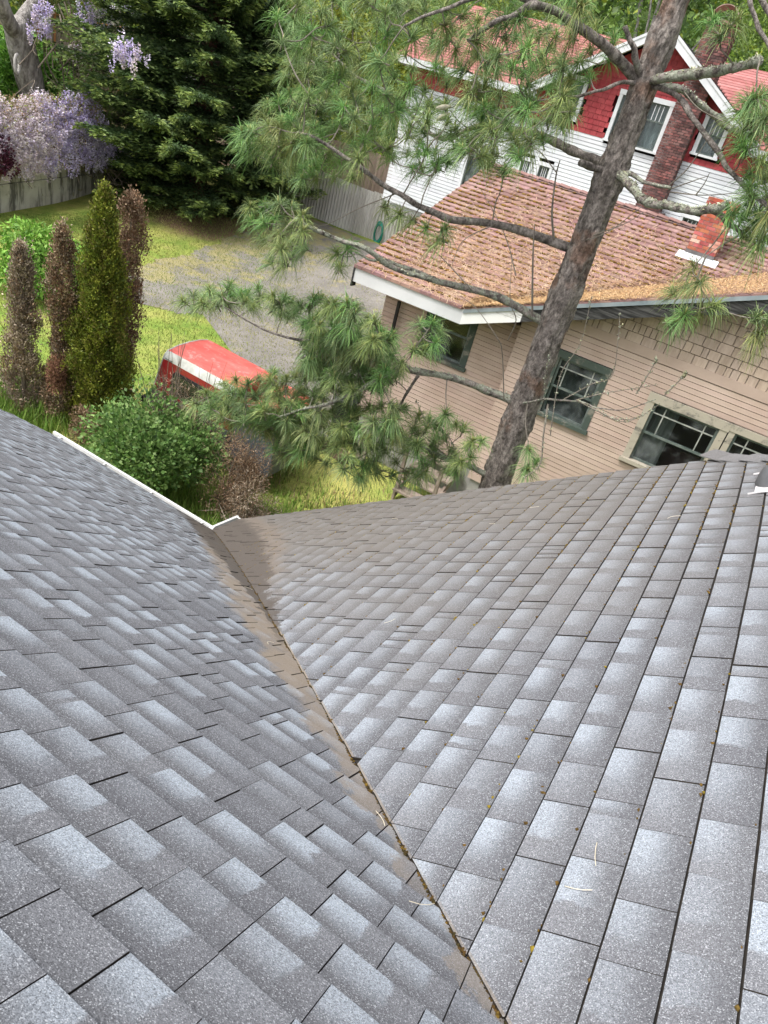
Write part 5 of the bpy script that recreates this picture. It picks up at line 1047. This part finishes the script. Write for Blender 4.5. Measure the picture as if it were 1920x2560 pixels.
# ================================================================== RED PICKUP
def truck():
    x0, x1, y0, y1 = -10.02, -8.07, 9.98, 11.5; tr = thing('pickup_truck', 'small pickup truck with faded red canopy and white stripe on the lawn', 'pickup truck', (x0, (y0+y1)/2, 0))
    g = G('faded_red_paint'); p = g.obj(); n = g.noise(g.scale(p, (.7, 3, 1)), 1.6, 6, .7)
    c = g.mix(g.rng(n, .35, .7), (.50, .075, .062), (.56, .13, .105)); c = g.mix(g.rng(g.noise(p, 5., 6, .72), .53, .70, 0, .5), c, (.62, .40, .36)); m_red = g.done(c, .45, None, .3, coat=.1)
    m_dred = plain('dark_red_paint', (.20, .010, .014), (.27, .02, .022), 2., .3, .02, 20., .5, coat=.4); m_wh = plain('grimy_white_fibreglass', (.34, .35, .30), (.58, .58, .55), 3., .6, .1, 30.); m_blk = plain('black_rubber', (.012, .012, .013), (.03, .03, .03), 4., .6); m_chr = plain('dull_steel', (.3, .31, .33), (.45, .46, .48), 4., .35, metal=.6); m_slate = plain('slate_grey_paint', (.055, .065, .075), (.085, .095, .105), 2., .4, .02, 20., .4)
    zb = .98; k = 13
    def sect(x, dz=0, inset=0):
        ym = (y0+y1)/2; hw = (y1-y0)/2-inset; pts = [(-hw, zb), (-hw+.035, 1.42), (-hw+.06, 1.66), (-hw+.085, 1.76), (-hw+.14, 1.83), (-hw*.45, 1.88), (0, 1.895), (hw*.45, 1.88), (hw-.14, 1.83), (hw-.085, 1.76), (hw-.06, 1.66), (hw-.035, 1.42), (hw, zb)]
        return [(x, ym+a, b+dz) for a, b in pts]
    xs = [x0+.10, x0+.22, x0+.6, x0+1.2, x0+1.6, x1]; rings = [sect(x) for x in xs]; rings[0] = [(x0+.14-(1.9-b)*.12, a, b-.012) for _, a, b in sect(0, 0, .012)]
    V = sum(rings, []); quads = lambda js: [(i*k+j, (i+1)*k+j, (i+1)*k+j+1, i*k+j+1) for i in range(len(xs)-1) for j in js]
    me = MB(); me.add(V, quads(range(4, 8))); me.build('canopy_roof', m_red, tr, smooth=True)
    me = MB(); me.add(V, quads((2, 3, 8, 9))); me.build('canopy_stripe', m_wh, tr, smooth=True)
    me = MB(); me.add(V, quads((0, 1, 10, 11))); me.add(rings[0], [tuple(range(13))]); me.add(rings[-1], [tuple(range(12, -1, -1))]); me.build('canopy_side', m_dred, tr)
    me = MB(); me.tube([(a-.008, b, c) for a, b, c in rings[0]], .014, 6); me.build('canopy_edge', m_wh, tr)
    me = MB(); me.box(x0+.16, x0+.34, y0+.048, y0+.056, 1.675, 1.70); me.build('badge', m_chr, tr)
    fr = MB(); a, b, yy = x0+.42, x1-.14, y0+.012; fr.prism([(a, yy-.014, 1.04), (b, yy-.014, 1.04), (b, yy+.012, 1.46), (b-.06, yy+.018, 1.54), (a+.06, yy+.018, 1.54), (a, yy+.012, 1.46)], [(a, yy+.03, 1.04), (b, yy+.03, 1.04), (b, yy+.05, 1.46), (b-.06, yy+.055, 1.54), (a+.06, yy+.055, 1.54), (a, yy+.05, 1.46)]); w = fr.build('side_window', m_blk, tr)
    for u0, u1 in ((a+.05, a+.66), (a+.70, b-.05)): gl = MB(); gl.add([(u0, yy-.018, 1.09), (u1, yy-.018, 1.09), (u1, yy+.010, 1.48), (u0, yy+.010, 1.48)], [(0, 1, 2, 3)]); gl.build('pane', m_car_glass, w)
    body = MB(); body.prism([(x0, y0-.03, .5), (x0, y1+.03, .5), (x0, y1+.03, .96), (x0, y0-.03, .96)], [(x1, y0-.03, .5), (x1, y1+.03, .5), (x1, y1+.03, .96), (x1, y0-.03, .96)]); body.build('cargo_box', m_slate, tr)
    bp = MB(); bp.box(x0-.2, x0-.04, y0-.05, y1+.05, .50, .70); bp.build('rear_bumper', m_blk, tr); lp = MB(); lp.box(x0-.215, x0-.205, y0+.12, y0+.42, .52, .66); lp.build('step_plate', m_chr, tr)
    cab = MB(); prof = [(x1+.05, .45), (x1+.05, 1.50), (x1+.10, 1.66), (x1+.2, 1.72), (x1+.75, 1.72), (x1+.92, 1.62), (x1+1.06, 1.0), (x1+1.08, .8), (x1+1.08, .45)]
    cab.prism([(a, y0+(.10 if b > 1.1 else .02), b) for a, b in prof], [(a, y1-(.10 if b > 1.1 else .02), b) for a, b in prof]); cab.build('cab', m_slate, tr); cr = MB(); cr.prism([(x1+.06, y0+.085, 1.62), (x1+.2, y0+.085, 1.735), (x1+.75, y0+.085, 1.735), (x1+.93, y0+.085, 1.63)], [(x1+.06, y1-.085, 1.62), (x1+.2, y1-.085, 1.735), (x1+.75, y1-.085, 1.735), (x1+.93, y1-.085, 1.63)]); cr.build('cab_roof', m_red, tr)
    for yy, s in ((y0+.075, -1), (y1-.075, 1)): wv = MB(); wv.add([(x1+.14, yy, 1.02), (x1+1.02, yy, 1.02), (x1+.86, yy+.02*-s, 1.58), (x1+.18, yy+.02*-s, 1.58)], [(0, 1, 2, 3) if s < 0 else (3, 2, 1, 0)]); wv.build('door_window', m_car_glass, tr)
    ws = MB(); ws.add([(x1+1.12, y0+.12, 1.02), (x1+1.12, y1-.12, 1.02), (x1+.94, y1-.16, 1.6), (x1+.94, y0+.16, 1.6)], [(0, 1, 2, 3)]); ws.build('windscreen', m_car_glass, tr)
    for cx in (x0+.6, x1+.55):
        for cy, s in ((y0+.06, -1), (y1-.06, 1)):
            wh = MB(); a = np.linspace(0, 2*math.pi, 25)[:-1]; A = [(cx+.32*math.cos(t), cy-.1, .32+.32*math.sin(t)) for t in a]; wh.prism(A, [(x, cy+.1, z) for x, _, z in A]); wo_ = wh.build('wheel', m_blk, tr); A = [(cx+.19*math.cos(t), cy+s*.1, .32+.19*math.sin(t)) for t in a]; r_ = MB(); r_.prism(A, [(x, cy+s*.112, z) for x, _, z in A]); r_.build('rim', m_chr, wo_)
    for cy in (y0+.05, y1-.13): q = MB(); q.box(x0-.012, x0-.002, cy, cy+.08, .72, .94); q.build('tail_light', m_dred, tr)
    tr.rotation_euler = (0, math.radians(4.5), math.radians(4))
m_car_glass = plain('dark_car_glass', (.012, .016, .012), (.03, .035, .022), 1., .08, 0, 1., .6)
truck()
# ================================================================== YARD CLUTTER BESIDE THE TAN HOUSE
m_old = plain('old_wood', (.16, .125, .10), (.30, .245, .205), 4., .9, .3, 30., .15, (1, 1, 1)); m_dkred = plain('brown_red_wood', (.10, .04, .04), (.17, .08, .075), 4., .9)
def clutter():
    d = pp(925, 1040, 9.2); e = pp(900, 1150, 9.2); q = MB(); q.bar(e, d, .17, .05, (0, 1, 0)); tag(q.build('leaning_board', m_old), 'pale weathered board leaning under the pine branches', 'board')
    q = MB(); q.bar(pp(815, 1110, 9.6), pp(870, 1150, 9.6), .2, .16); tag(q.build('timber', m_dkred), 'dark red timber lying on the grass under the pine', 'timber')
    q = MB(); q.bar(pp(735, 1060, 9.4), pp(765, 1075, 9.4), .24, .16); tag(q.build('timber', m_dkred), 'short dark red timber by the leaning post', 'timber')
    q = MB(); q.bar(pp(693, 1130, 9.6), pp(725, 1075, 9.6), .07, .07, (0, 1, 0)); tag(q.build('leaning_post', plain('dark_post', (.05, .04, .03), (.1, .08, .06), 6., .9)), 'dark post leaning in the grass near the dead shrubs', 'post')
    st = thing('wooden_steps', 'small wooden steps against the tan wall beside the pine trunk', 'steps', (-4.7, 12.6, 0))
    for i in range(4): s = MB(); s.box(-5.05, -4.1, 12.05+i*.27, 12.36+i*.27, .2+i*.2, .24+i*.2); s.build('tread', m_old, st)
    for xx in (-5.0, -4.16): s = MB(); s.prism([(xx-.025, 12.05, 0), (xx-.025, 13.1, .6), (xx-.025, 13.1, .8), (xx-.025, 12.05, .19)], [(xx+.025, 12.05, 0), (xx+.025, 13.1, .6), (xx+.025, 13.1, .8), (xx+.025, 12.05, .19)]); s.build('stringer', m_old, st)
    for xx in (-5.0, -4.16): s = MB(); s.box(xx-.035, xx+.035, 12.1, 12.17, .2, 1.1); s.build('post', m_old, st)
    dp = thing('rubbish_bin', 'black bin standing at the left corner of the tan house', 'bin', (-7.25, 13.6, 0)); s = MB(); s.prism([(-7.5, 13.3, 0), (-7.05, 13.3, 0), (-7.05, 13.8, 0), (-7.5, 13.8, 0)], [(-7.55, 13.25, .95), (-7.0, 13.25, .95), (-7.0, 13.85, .95), (-7.55, 13.85, .95)]); s.build('body', m_binblack, dp); s = MB(); s.prism([(-7.58, 13.2, .955), (-6.98, 13.2, .955), (-6.98, 13.88, .955), (-7.58, 13.88, .955)], [(-7.54, 13.26, 1.03), (-7.02, 13.26, 1.03), (-7.02, 13.82, 1.05), (-7.54, 13.82, 1.05)]); s.build('lid', m_binblack, dp)
    s = MB(); a = at(996, 765, y=13.1); s.bar((a[0], 13.1, a[2]+.1), (a[0]+.02, 13.1, a[2]-1.3), .06, .05, (0, 1, 0)); ds = s.build('downspout', m_binblack, tan)
m_binblack = plain('black_plastic', (.012, .012, .013), (.025, .025, .026), 4., .5)
clutter()

# ================================================================== BACK OF THE YARD: RETAINING WALL, BANK, FENCES
W0p, W1p = np.array([-25.0, 16.9]), np.array([-28.7, 26.6]); WD = (W1p-W0p)/np.linalg.norm(W1p-W0p); WN = np.array([WD[1], -WD[0]])      # along the wall, towards the lawn
A0p = W0p-WD*9; WL = np.linalg.norm(W1p-A0p)
wpt = lambda s, d, z: np.array([*(A0p+WD*s+WN*d), z])
def back_yard():
    g = G('stained_concrete'); p = g.pos(); n = g.noise(g.scale(p, (1, 1, .18)), 2.2, 6, .7); n2 = g.noise(p, 1.2, 5, .65)
    c = g.mix(g.rng(n2, .35, .7), (.46, .44, .38), (.62, .60, .54)); c = g.mix(g.rng(n, .46, .6, 0, .9), c, (.10, .095, .085)); c = g.mix(g.rng(g.noise(p, 4., 4), .6, .72, 0, .6), c, (.2, .19, .09)); m_con = g.done(c, .95, g.bump(n, .3, .02), .1)
    rw = thing('retaining_wall', 'stained concrete retaining wall under the wisteria', 'wall', wpt(WL*.6, 0, 0))
    s = 0.
    while s < WL:
        w = min(2.05, WL-s)
        for z0, z1, off in ((-.2, .93, .0), (.955, 2.15, -.05)):
            j = random.uniform(-.015, .015); q = MB(); a, b = s+.012, s+w-.012; q.prism([wpt(a, off+j, z0), wpt(b, off+j, z0), wpt(b, -.25, z0), wpt(a, -.25, z0)], [wpt(a, off+j-.02, z1), wpt(b, off+j-.02, z1), wpt(b, -.25, z1), wpt(a, -.25, z1)]); q.build('panel', m_con, rw)
        s += w
    # bank behind the wall
    m_bank = plain('bank_soil', (.09, .07, .045), (.16, .15, .06), 1.5, .95, .6, 20., .1, dist=.05)
    V = []; ss = np.linspace(-6, WL+6, 40); dd = np.linspace(-.24, -45, 40)
    for a in ss:
        for d in dd: V.append(wpt(a, d, 1.95+min(6.5, .36*abs(d))+.15*math.sin(a*.7+d)+rng.normal(0, .03)))
    F = [(i*40+j, (i+1)*40+j, (i+1)*40+j+1, i*40+j+1) for i in range(39) for j in range(39)]; tag(fast('bank', np.array(V), [np.array(F)], m_bank, smooth=True), kind='structure')
    # wooden fence up the bank
    m_fw = plain('grey_fence_wood', (.23, .185, .145), (.36, .30, .25), 3., .9, .3, 30., .1, (2, 2, .3), attr=True); m_fo = plain('orange_fence_wood', (.40, .17, .07), (.5, .25, .12), 3., .85)
    fo = wpt(WL-4, -5.5, 0); fn = np.array([*WN, 0]); fz = lambda px, py: hit(px, py, fo, fn)
    fd = thing('wooden_fence', 'weathered board fence with orange posts up the bank at top left', 'fence', fz(160, 160))
    a, b = fz(70, 120), fz(330, 230); L = np.linalg.norm((b-a)[:2]); dirv = (b-a)/L; dirv[2] = 0; zb0 = a[2]; n = int(L/.15)
    tp = lambda t: np.interp(t, [0, 1], [fz(95, 30)[2], fz(235, 55)[2]]); bt = lambda t: np.interp(t, [0, 1], [fz(95, 140)[2], fz(235, 215)[2]])
    for i in range(n):
        t = i/n; c = a+dirv*L*t; q = MB(); v = random.uniform(.8, 1.2); q.cur = (v, v, v); e = dirv*.068; nn = fn*random.uniform(.012, .022); z0, z1 = bt(t*1.5)-.3, tp(min(1, t*1.5))+random.uniform(-.03, .03)
        A = [np.array([*(c-e)[:2], z0]), np.array([*(c+e)[:2], z0]), np.array([*(c+e)[:2], z1]), np.array([*(c-e)[:2], z1])]; q.prism(A, [k+nn for k in A]); q.build('board', m_fw, fd, col=True)
    for px in (94, 135, 232, 300):
        c = fz(px, 120); t = np.clip((c-a)@dirv/L, 0, 1); q = MB(); q.box(c[0]-.06, c[0]+.06, c[1]-.06, c[1]+.06, bt(t*1.5)-.4, tp(min(1, t*1.5))+.1); q.build('post', m_fo, fd)
    q = MB(); c0, c1 = fz(90, 27), fz(330, 62); q.bar([*c0[:2], tp(0)+.05], [*c1[:2], tp(1)+.05], .12, .06); q.build('top_rail', m_fo, fd)
    # lower lattice fence piece
    lo = wpt(WL-2.2, -1.6, 0); lz = lambda px, py: hit(px, py, lo, fn); lf = thing('lattice_fence', 'brown lattice fence section half hidden behind the wisteria', 'fence', lz(245, 270)); a, b = lz(205, 235), lz(275, 250); zt0, zb0 = lz(240, 222)[2], lz(245, 300)[2]; dl = (b-a); dl[2] = 0; Ll = np.linalg.norm(dl); dl /= Ll; m_lat = plain('brown_lattice', (.2, .13, .08), (.3, .2, .13), 4., .9)
    for i in range(9): z = zb0+.35+(zt0-zb0-.4)*i/8; q = MB(); q.bar([*a[:2], z], [*b[:2], z], .02, .05); q.build('slat', m_lat, lf)
    for t in np.linspace(0, 1, 7): c = a+dl*Ll*t; q = MB(); q.bar([c[0], c[1]+.03, zb0-.2], [c[0], c[1]+.03, zt0], .05, .03, (0, 1, 0)); q.build('slat', m_lat, lf)
    for t in (0, 1): c = a+dl*Ll*t; q = MB(); q.box(c[0]-.07, c[0]+.07, c[1]-.07, c[1]+.07, zb0-.8, zt0+.1); q.build('post', m_lat, lf)
    # old grey trunk with ivy behind
    to = wpt(WL-7, -1.5, 0); tz = lambda px, py, d=0: hit(px, py, to+np.array([*WN, 0])*d, fn)
    ot = thing('old_tree', 'old grey forked tree trunk rising out of the wisteria', 'tree', tz(85, 245)); q = MB(); P = smooth_path([tz(95, 285), tz(80, 225), tz(62, 150), tz(45, 85), tz(35, 50)], 7); q.tube(P, np.linspace(.62, .40, len(P))*(1+noise1(len(P), 8, .06)), 16); q.build('trunk', m_greybark, ot, smooth=True)
    for pts, r0, r1 in (([tz(45, 90), tz(22, 55, .1), tz(5, 10, .2), tz(-10, -40, .2)], .30, .2), ([tz(42, 75), tz(65, 35), tz(85, 5), tz(110, -40)], .30, .16)):
        q = MB(); P = smooth_path(pts, 7); q.tube(P, np.linspace(r0, r1, len(P)), 12); q.build('limb', m_greybark, ot, smooth=True)
    q = MB(); c = tz(43, 160, .42); n = 20; ring = [c+np.array([*(WD*.13*math.cos(t)), .30*math.sin(t)]) for t in np.linspace(0, 2*math.pi, n, endpoint=False)]; q.tube(ring+[ring[0]], .055, 8); q.build('healed_wound', plain('pale_callus', (.34, .32, .3), (.46, .44, .42), 8., .9), ot, smooth=True)
    ivy = thing('ivy', 'bright green ivy mound covering the bank behind the old trunk', 'ivy', tz(120, 220)); Pn = []
    for _ in range(9000):
        x, y = random.gauss(60, 75), random.gauss(165, 62)
        if x > 185 or y < 60+max(0, (x-60))*.9 or y > 255: continue
        Pn.append(tz(x, y, random.uniform(-2.2, -.5)))
    Pn = np.array(Pn); leaves(Pn, rng.normal(size=Pn.shape)+[0, 0, -.4]+np.array([*WN, 0])*.6, rng.uniform(.10, .2, len(Pn)), pick([(.09, .22, .025), (.13, .29, .035), (.06, .15, .02), (.17, .34, .05)], len(Pn)), 'leaves', m_leaf, ivy, 1.3)['kind'] = 'stuff'
    # wisteria: vines, racemes, bronze young leaves
    wi = thing('wisteria', 'wisteria in lilac bloom spilling over the concrete wall', 'wisteria', wpt(WL-5, .2, 2.1)); wo2 = wpt(WL-5, .25, 0); wz = lambda px, py, d=0: hit(px, py, wo2+np.array([*WN, 0])*d, fn)
    def racemes(cs, name, pals, ln=(.25, .5)):
        k = 34; n = len(cs); cs = np.array(cs); L = rng.uniform(*ln, n); t = np.tile(np.linspace(0, 1, k), n); c = np.repeat(cs, k, 0)-np.stack([np.zeros(n*k), np.zeros(n*k), t*np.repeat(L, k)], 1); r = (.075*(1-t)+.012)[:, None]; a = rng.uniform(0, 6.28, n*k); o = np.stack([np.cos(a), np.sin(a), rng.uniform(-.3, .5, n*k)], 1); col = np.repeat(np.array(pals)[rng.integers(0, len(pals), n)], k, 0)*rng.uniform(.75, 1.25, (n*k, 1)); col = col*(1-.28*t[:, None])
        return leaves(c+o*r, o+rng.normal(0, .5, (n*k, 3)), rng.uniform(.05, .085, n*k), np.clip(col, 0, .9), name, m_petal, wi, 1.5)
    LIL = [(.66, .58, .84), (.76, .70, .88), (.56, .48, .76)]; PNK = [(.80, .70, .74), (.82, .74, .75), (.72, .61, .67), (.74, .66, .80)]
    A = []; B = []
    for _ in range(2400):
        x, y = random.uniform(-30, 300), random.uniform(215, 425)
        top = 232+18*math.sin(x*.05) if x < 150 else (230-max(0, x-150)*.2 if x < 230 else 210+(x-230)*2.4); bot = 418-max(0, x-130)*.12+10*math.sin(x*.11)
        if not top < y < bot: continue
        d = .1+.9*math.sin((y-top)/(bot-top)*math.pi*.6)+random.uniform(-.35, .1)
        (A if x+random.gauss(0, 35) > 135 else B).append(wz(x, y, d))
    racemes(A[:420], 'lilac_flowers', LIL)['kind'] = 'stuff'; racemes(B[:520], 'pale_flowers', PNK)['kind'] = 'stuff'
    C = [wz(random.gauss(315, 16), random.gauss(112, 18), 4.5) for _ in range(26)]+[wz(random.uniform(70, 130), random.uniform(-10, 75), -.5) for _ in range(34)]+[wz(random.uniform(190, 330), random.uniform(-15, 55), -.5) for _ in range(40)]+[wz(random.uniform(255, 330), random.uniform(340, 400), .9) for _ in range(14)]+[wz(190+random.gauss(0, 8), random.uniform(90, 150), -.5) for _ in range(6)]
    racemes(C, 'hanging_flowers', LIL+PNK[:1])['kind'] = 'stuff'
    Pn = np.array([wz(random.uniform(-30, 250), random.uniform(235, 425), random.uniform(-.3, .9)) for _ in range(5200)]); leaves(Pn, rng.normal(size=Pn.shape)+[0, 0, -.6], rng.uniform(.05, .12, len(Pn)), pick([(.30, .20, .11), (.24, .15, .09), (.36, .27, .15), (.22, .25, .07), (.30, .34, .08)], len(Pn)), 'young_leaves', m_leaf, wi, .7)['kind'] = 'stuff'
    vb = MB()
    for _ in range(60):
        x, y = random.uniform(-20, 330), random.uniform(240, 400); p0 = wz(x, y, -.2); p2 = wz(x+random.gauss(20, 50), y+random.uniform(20, 95), .7); vb.tube(smooth_path([p0, (p0+p2)/2+rng.normal(0, .35, 3), p2], 6), .014, 5)
    for _ in range(24):
        x = random.uniform(100, 240); p0 = wz(x, random.uniform(0, 60), -1.2); p2 = wz(x+random.gauss(10, 35), random.uniform(120, 240), -.6); vb.tube(smooth_path([p0, (p0+p2)/2+rng.normal(0, .4, 3), p2], 6), random.uniform(.012, .03), 5)
    for _ in range(26):
        p0 = wz(random.uniform(240, 300), random.uniform(390, 420), .3); p2 = wz(random.uniform(270, 370), random.uniform(420, 490), 1.3); vb.tube(smooth_path([p0, (p0+p2)/2+rng.normal(0, .4, 3), p2], 6), .013, 5)
    vb.build('vines', m_stem, wi)['kind'] = 'stuff'
    clump('maple_shrub', 'small dark purple shrub at the left edge below the wisteria', 'shrub', wz(-2, 432, .8)-np.array([0, 0, .3]), (.6, .5, .75), 1600, [(.06, .015, .03), (.09, .02, .04)], m_leaf, .1)
    # corrugated metal fence along the drive
    m_cor = plain('galvanised_sheet', (.42, .40, .37), (.60, .585, .555), 1.6, .6, .1, 30., .3, (1, 1, .25), lo=.3, hi=.75); cf = thing('metal_fence', 'pale corrugated metal fence beside the brown roof', 'fence', (-20, 31.4, .85)); y0 = 31.4; x = -26.5
    while x < -13.6:
        w = .86; n = 49; xs = np.linspace(x, x+w, n); V = []
        zj = random.uniform(-.03, .03); yj = random.uniform(-.015, .015)
        for xx in xs: yy = y0+yj+.04*math.sin((xx-x)/w*2*math.pi*5); zg = float(gz(xx, y0)); V += [(xx, yy, max(.5, min(zg, .95))-.1), (xx, yy, 2.95+zj-.02*(xx+20))]
        fast('sheet', np.array(V), [np.array([(2*i, 2*i+2, 2*i+3, 2*i+1) for i in range(n-1)])], m_cor, cf, smooth=True); x += w-.03
    q = MB(); q.bar((-26.5, y0+.09, 2.5), (-13.6, y0+.09, 2.4), .05, .09); q.build('rail', m_old, cf)
    # brown board fence behind it
    bf = thing('board_fence', 'tall brown board fence behind the corrugated metal fence', 'fence', (-21, 33.5, 1)); x = -30
    m_bf = plain('brown_boards', (.24, .18, .14), (.36, .28, .23), 2., .9, .2, 30., .1, (3, 3, .4), attr=True)
    while x < -14.5: q = MB(); v = random.uniform(.8, 1.15); q.cur = (v, v, v); q.box(x, x+.142, 33.5+random.uniform(0, .02), 33.53, .6, 4.3+random.uniform(-.03, .03)); q.build('board', m_bf, bf, col=True); x += .15
    # coiled garden hose on the metal fence
    c = at(947, 578, y=31.3); hz = MB()
    for k in range(4):
        rx, rz = .2+random.uniform(-.03, .03), .46+random.uniform(-.05, .05); hz.tube([(c[0]+rx*math.sin(t)+.02*k, 31.26-.02*k, c[2]+rz*math.cos(t)-.04*k) for t in np.linspace(0, 2*math.pi, 26)], .03, 6)
    tag(hz.build('garden_hose', plain('green_hose', (.01, .13, .10), (.02, .2, .15), 3., .4), smooth=True), 'coiled green garden hose hanging on the corrugated fence', 'hose')
m_petal = leaf('petal', .6, .3, .2)
back_yard()
# ================================================================== BIG DARK CONIFER
def conifer(base, h, prof, nb, label, seed_=0, pal_in=None, pal_tip=None):
    b = np.array(base, float); tr = thing('conifer', label, 'tree', b); q = MB(); zs = np.linspace(0, h, 14); q.tube([b+[.05*math.sin(z), 0, z] for z in zs], np.linspace(.42, .05, 14), 12); q.build('trunk', plain('redwood_bark', (.10, .055, .04), (.18, .105, .08), 5., .95, .8, 12., .1, (1, 1, .2), dist=.04), tr, smooth=True)
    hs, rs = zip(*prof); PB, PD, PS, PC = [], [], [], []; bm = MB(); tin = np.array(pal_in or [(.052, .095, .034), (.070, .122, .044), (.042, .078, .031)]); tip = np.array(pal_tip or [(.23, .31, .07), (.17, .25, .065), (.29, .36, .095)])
    for i in range(nb):
        t = (i+rng.random())/nb; z = h*(.03+.95*t**.92); az = i*2.399+rng.normal(0, .3); L = np.interp(z/h, hs, rs)*rng.uniform(.72, 1.12); o = np.array([math.cos(az), math.sin(az), 0]); sd = np.array([-o[1], o[0], 0]); sag = rng.uniform(.10, .26)
        path = lambda s: b+[0, 0, z]+o*L*s+np.array([0, 0, L*(.12*s-sag*s*s*1.6+.20*s**4)])
        if i % 2 == 0: bm.tube([path(s) for s in np.linspace(0, .9, 7)], np.linspace(.05, .01, 7), 5)
        m = int(10+L*9)
        for k in range(m):
            s = .22+.78*(k+rng.random())/m; p = path(s); side = 1 if k % 2 else -1; w = L*.34*(1-s*.75)+.12
            dirn = o*.75+sd*side*rng.uniform(.5, 1.1)+np.array([0, 0, rng.uniform(-.35, .12)]); dirn /= np.linalg.norm(dirn)
            nl = 18
            for j in range(nl):
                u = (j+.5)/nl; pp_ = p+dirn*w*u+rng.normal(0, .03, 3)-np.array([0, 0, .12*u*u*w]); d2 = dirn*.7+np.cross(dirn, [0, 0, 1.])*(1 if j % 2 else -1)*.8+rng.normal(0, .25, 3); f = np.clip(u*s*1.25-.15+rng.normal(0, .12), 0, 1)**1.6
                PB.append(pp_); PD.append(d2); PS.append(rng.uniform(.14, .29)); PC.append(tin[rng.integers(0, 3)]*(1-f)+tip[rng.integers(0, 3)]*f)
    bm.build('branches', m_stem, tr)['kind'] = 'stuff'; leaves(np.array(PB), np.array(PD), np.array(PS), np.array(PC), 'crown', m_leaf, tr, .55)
    return tr
conifer((-24.6, 26.6, .35), 14.5, [(0, 2.9), (.08, 4.6), (.2, 5.6), (.35, 5.9), (.55, 5.0), (.75, 3.6), (.9, 1.8), (1, .2)], 300, 'huge dark green conifer at the back of the lawn')
# ================================================================== TREES BEHIND
def far_tree(base, h, R, n, pal, label, leaf_s=.17, name='leafy_tree'):
    n = int(n*1.6)
    b = np.array(base, float); tr = thing(name, label, 'tree', b, 'trees behind the houses'); nb = 26; bc = b+np.array([0, 0, h*.6])+sph(nb)*np.array([R*.75, R*.75, h*.36]); q = MB(); q.tube([b, b+[0, 0, h*.35], b+[.2, 0, h*.6]], [.28, .2, .1], 8)
    for c in bc[:12]: q.tube(smooth_path([b+[0, 0, h*.3], (b+[0, 0, h*.45]+c)/2+rng.normal(0, .4, 3), c], 4), np.linspace(.11, .02, 9), 5)
    q.build('trunk', m_greybark, tr); w = rng.integers(0, nb, n); d = sph(n); P = bc[w]+d*np.array([R*.36, R*.36, h*.15])*np.power(rng.uniform(.15, 1, n), .4)[:, None]; leaves(P, d+rng.normal(0, .7, (n, 3)), rng.uniform(.6, 1.4, n)*leaf_s, pick(pal, n, .25)*rng.uniform(.75, 1.2, nb)[w][:, None], 'crown', m_leaf, tr, 1.2)
YG = [(.24, .28, .03), (.30, .32, .04), (.17, .22, .03)]; GN = [(.10, .17, .03), (.14, .22, .04), (.07, .12, .025)]; DK = [(.05, .09, .025), (.07, .12, .03)]
far_tree((-25.5, 37, 1), 9.5, 4.2, 7000, YG, 'yellow-leaved tree behind the board fence')
far_tree((-19.5, 41, 1.5), 13, 5, 9000, YG+GN[:1], 'tall yellow-green tree behind the white house, left of the red roof')
far_tree((-30, 42, 2), 12, 5, 7000, GN+YG[:1], 'green tree between the conifer and the yellow-leaved tree')
far_tree((-12, 46, 2), 17, 6, 9000, GN, 'tall green tree behind the white house roof')
far_tree((-4.5, 43, 2), 16, 5.5, 9000, [(.16, .25, .035), (.22, .31, .05), (.11, .18, .03)], 'fresh green tree behind the dark brick chimney')
far_tree((2.5, 45, 2), 16, 6, 7000, GN+[(.2, .28, .05)], 'fresh green tree at the right edge behind the red roof')
far_tree((-36, 48, 3), 18, 7, 7000, DK+GN, 'dark green tree far behind the conifer')
far_tree((-41, 36, 6), 14, 6, 7000, GN+DK, 'green tree above the bank behind the board fence at left')
far_tree((-36, 27, 5), 9, 3.5, 6000, [(.16, .19, .05), (.22, .23, .07), (.11, .14, .04)], 'olive-leaved tree hanging over the wooden fence')
# wooded hillside closing the view
def hill():
    m_h = plain('wooded_hill', (.025, .045, .015), (.06, .085, .025), .35, .95, .8, 2., .05, dist=.6); xs = np.linspace(-130, 90, 60); ys = np.linspace(52, 130, 24); X, Y = np.meshgrid(xs, ys); Z = 2+22*sstep(52, 100, Y)+1.6*np.sin(X*.21)+1.2*np.sin(X*.53+Y*.3); V = np.stack([X, Y, Z], -1).reshape(-1, 3); nx = 60
    tag(fast('hill', V, [np.array([(j*nx+i, j*nx+i+1, (j+1)*nx+i+1, (j+1)*nx+i) for j in range(23) for i in range(nx-1)])], m_h, smooth=True), kind='structure')
    n = 42000; x = rng.uniform(-100, 50, n); y = rng.uniform(52, 92, n); z = 2+22*sstep(52, 100, y)+1.6*np.sin(x*.21)+1.2*np.sin(x*.53+y*.3)+rng.uniform(0, 5, n)*(.4+.6*np.sin(x*.9)*np.sin(y*.8))
    tag(leaves(np.stack([x, y, z], 1), rng.normal(size=(n, 3)), rng.uniform(.5, 1.1, n), pick(GN+DK+YG[:1], n, .3), 'far_wood', m_leaf, None, 1.2), 'distant wood on the hillside closing the view', 'wood', kind='stuff')
hill()
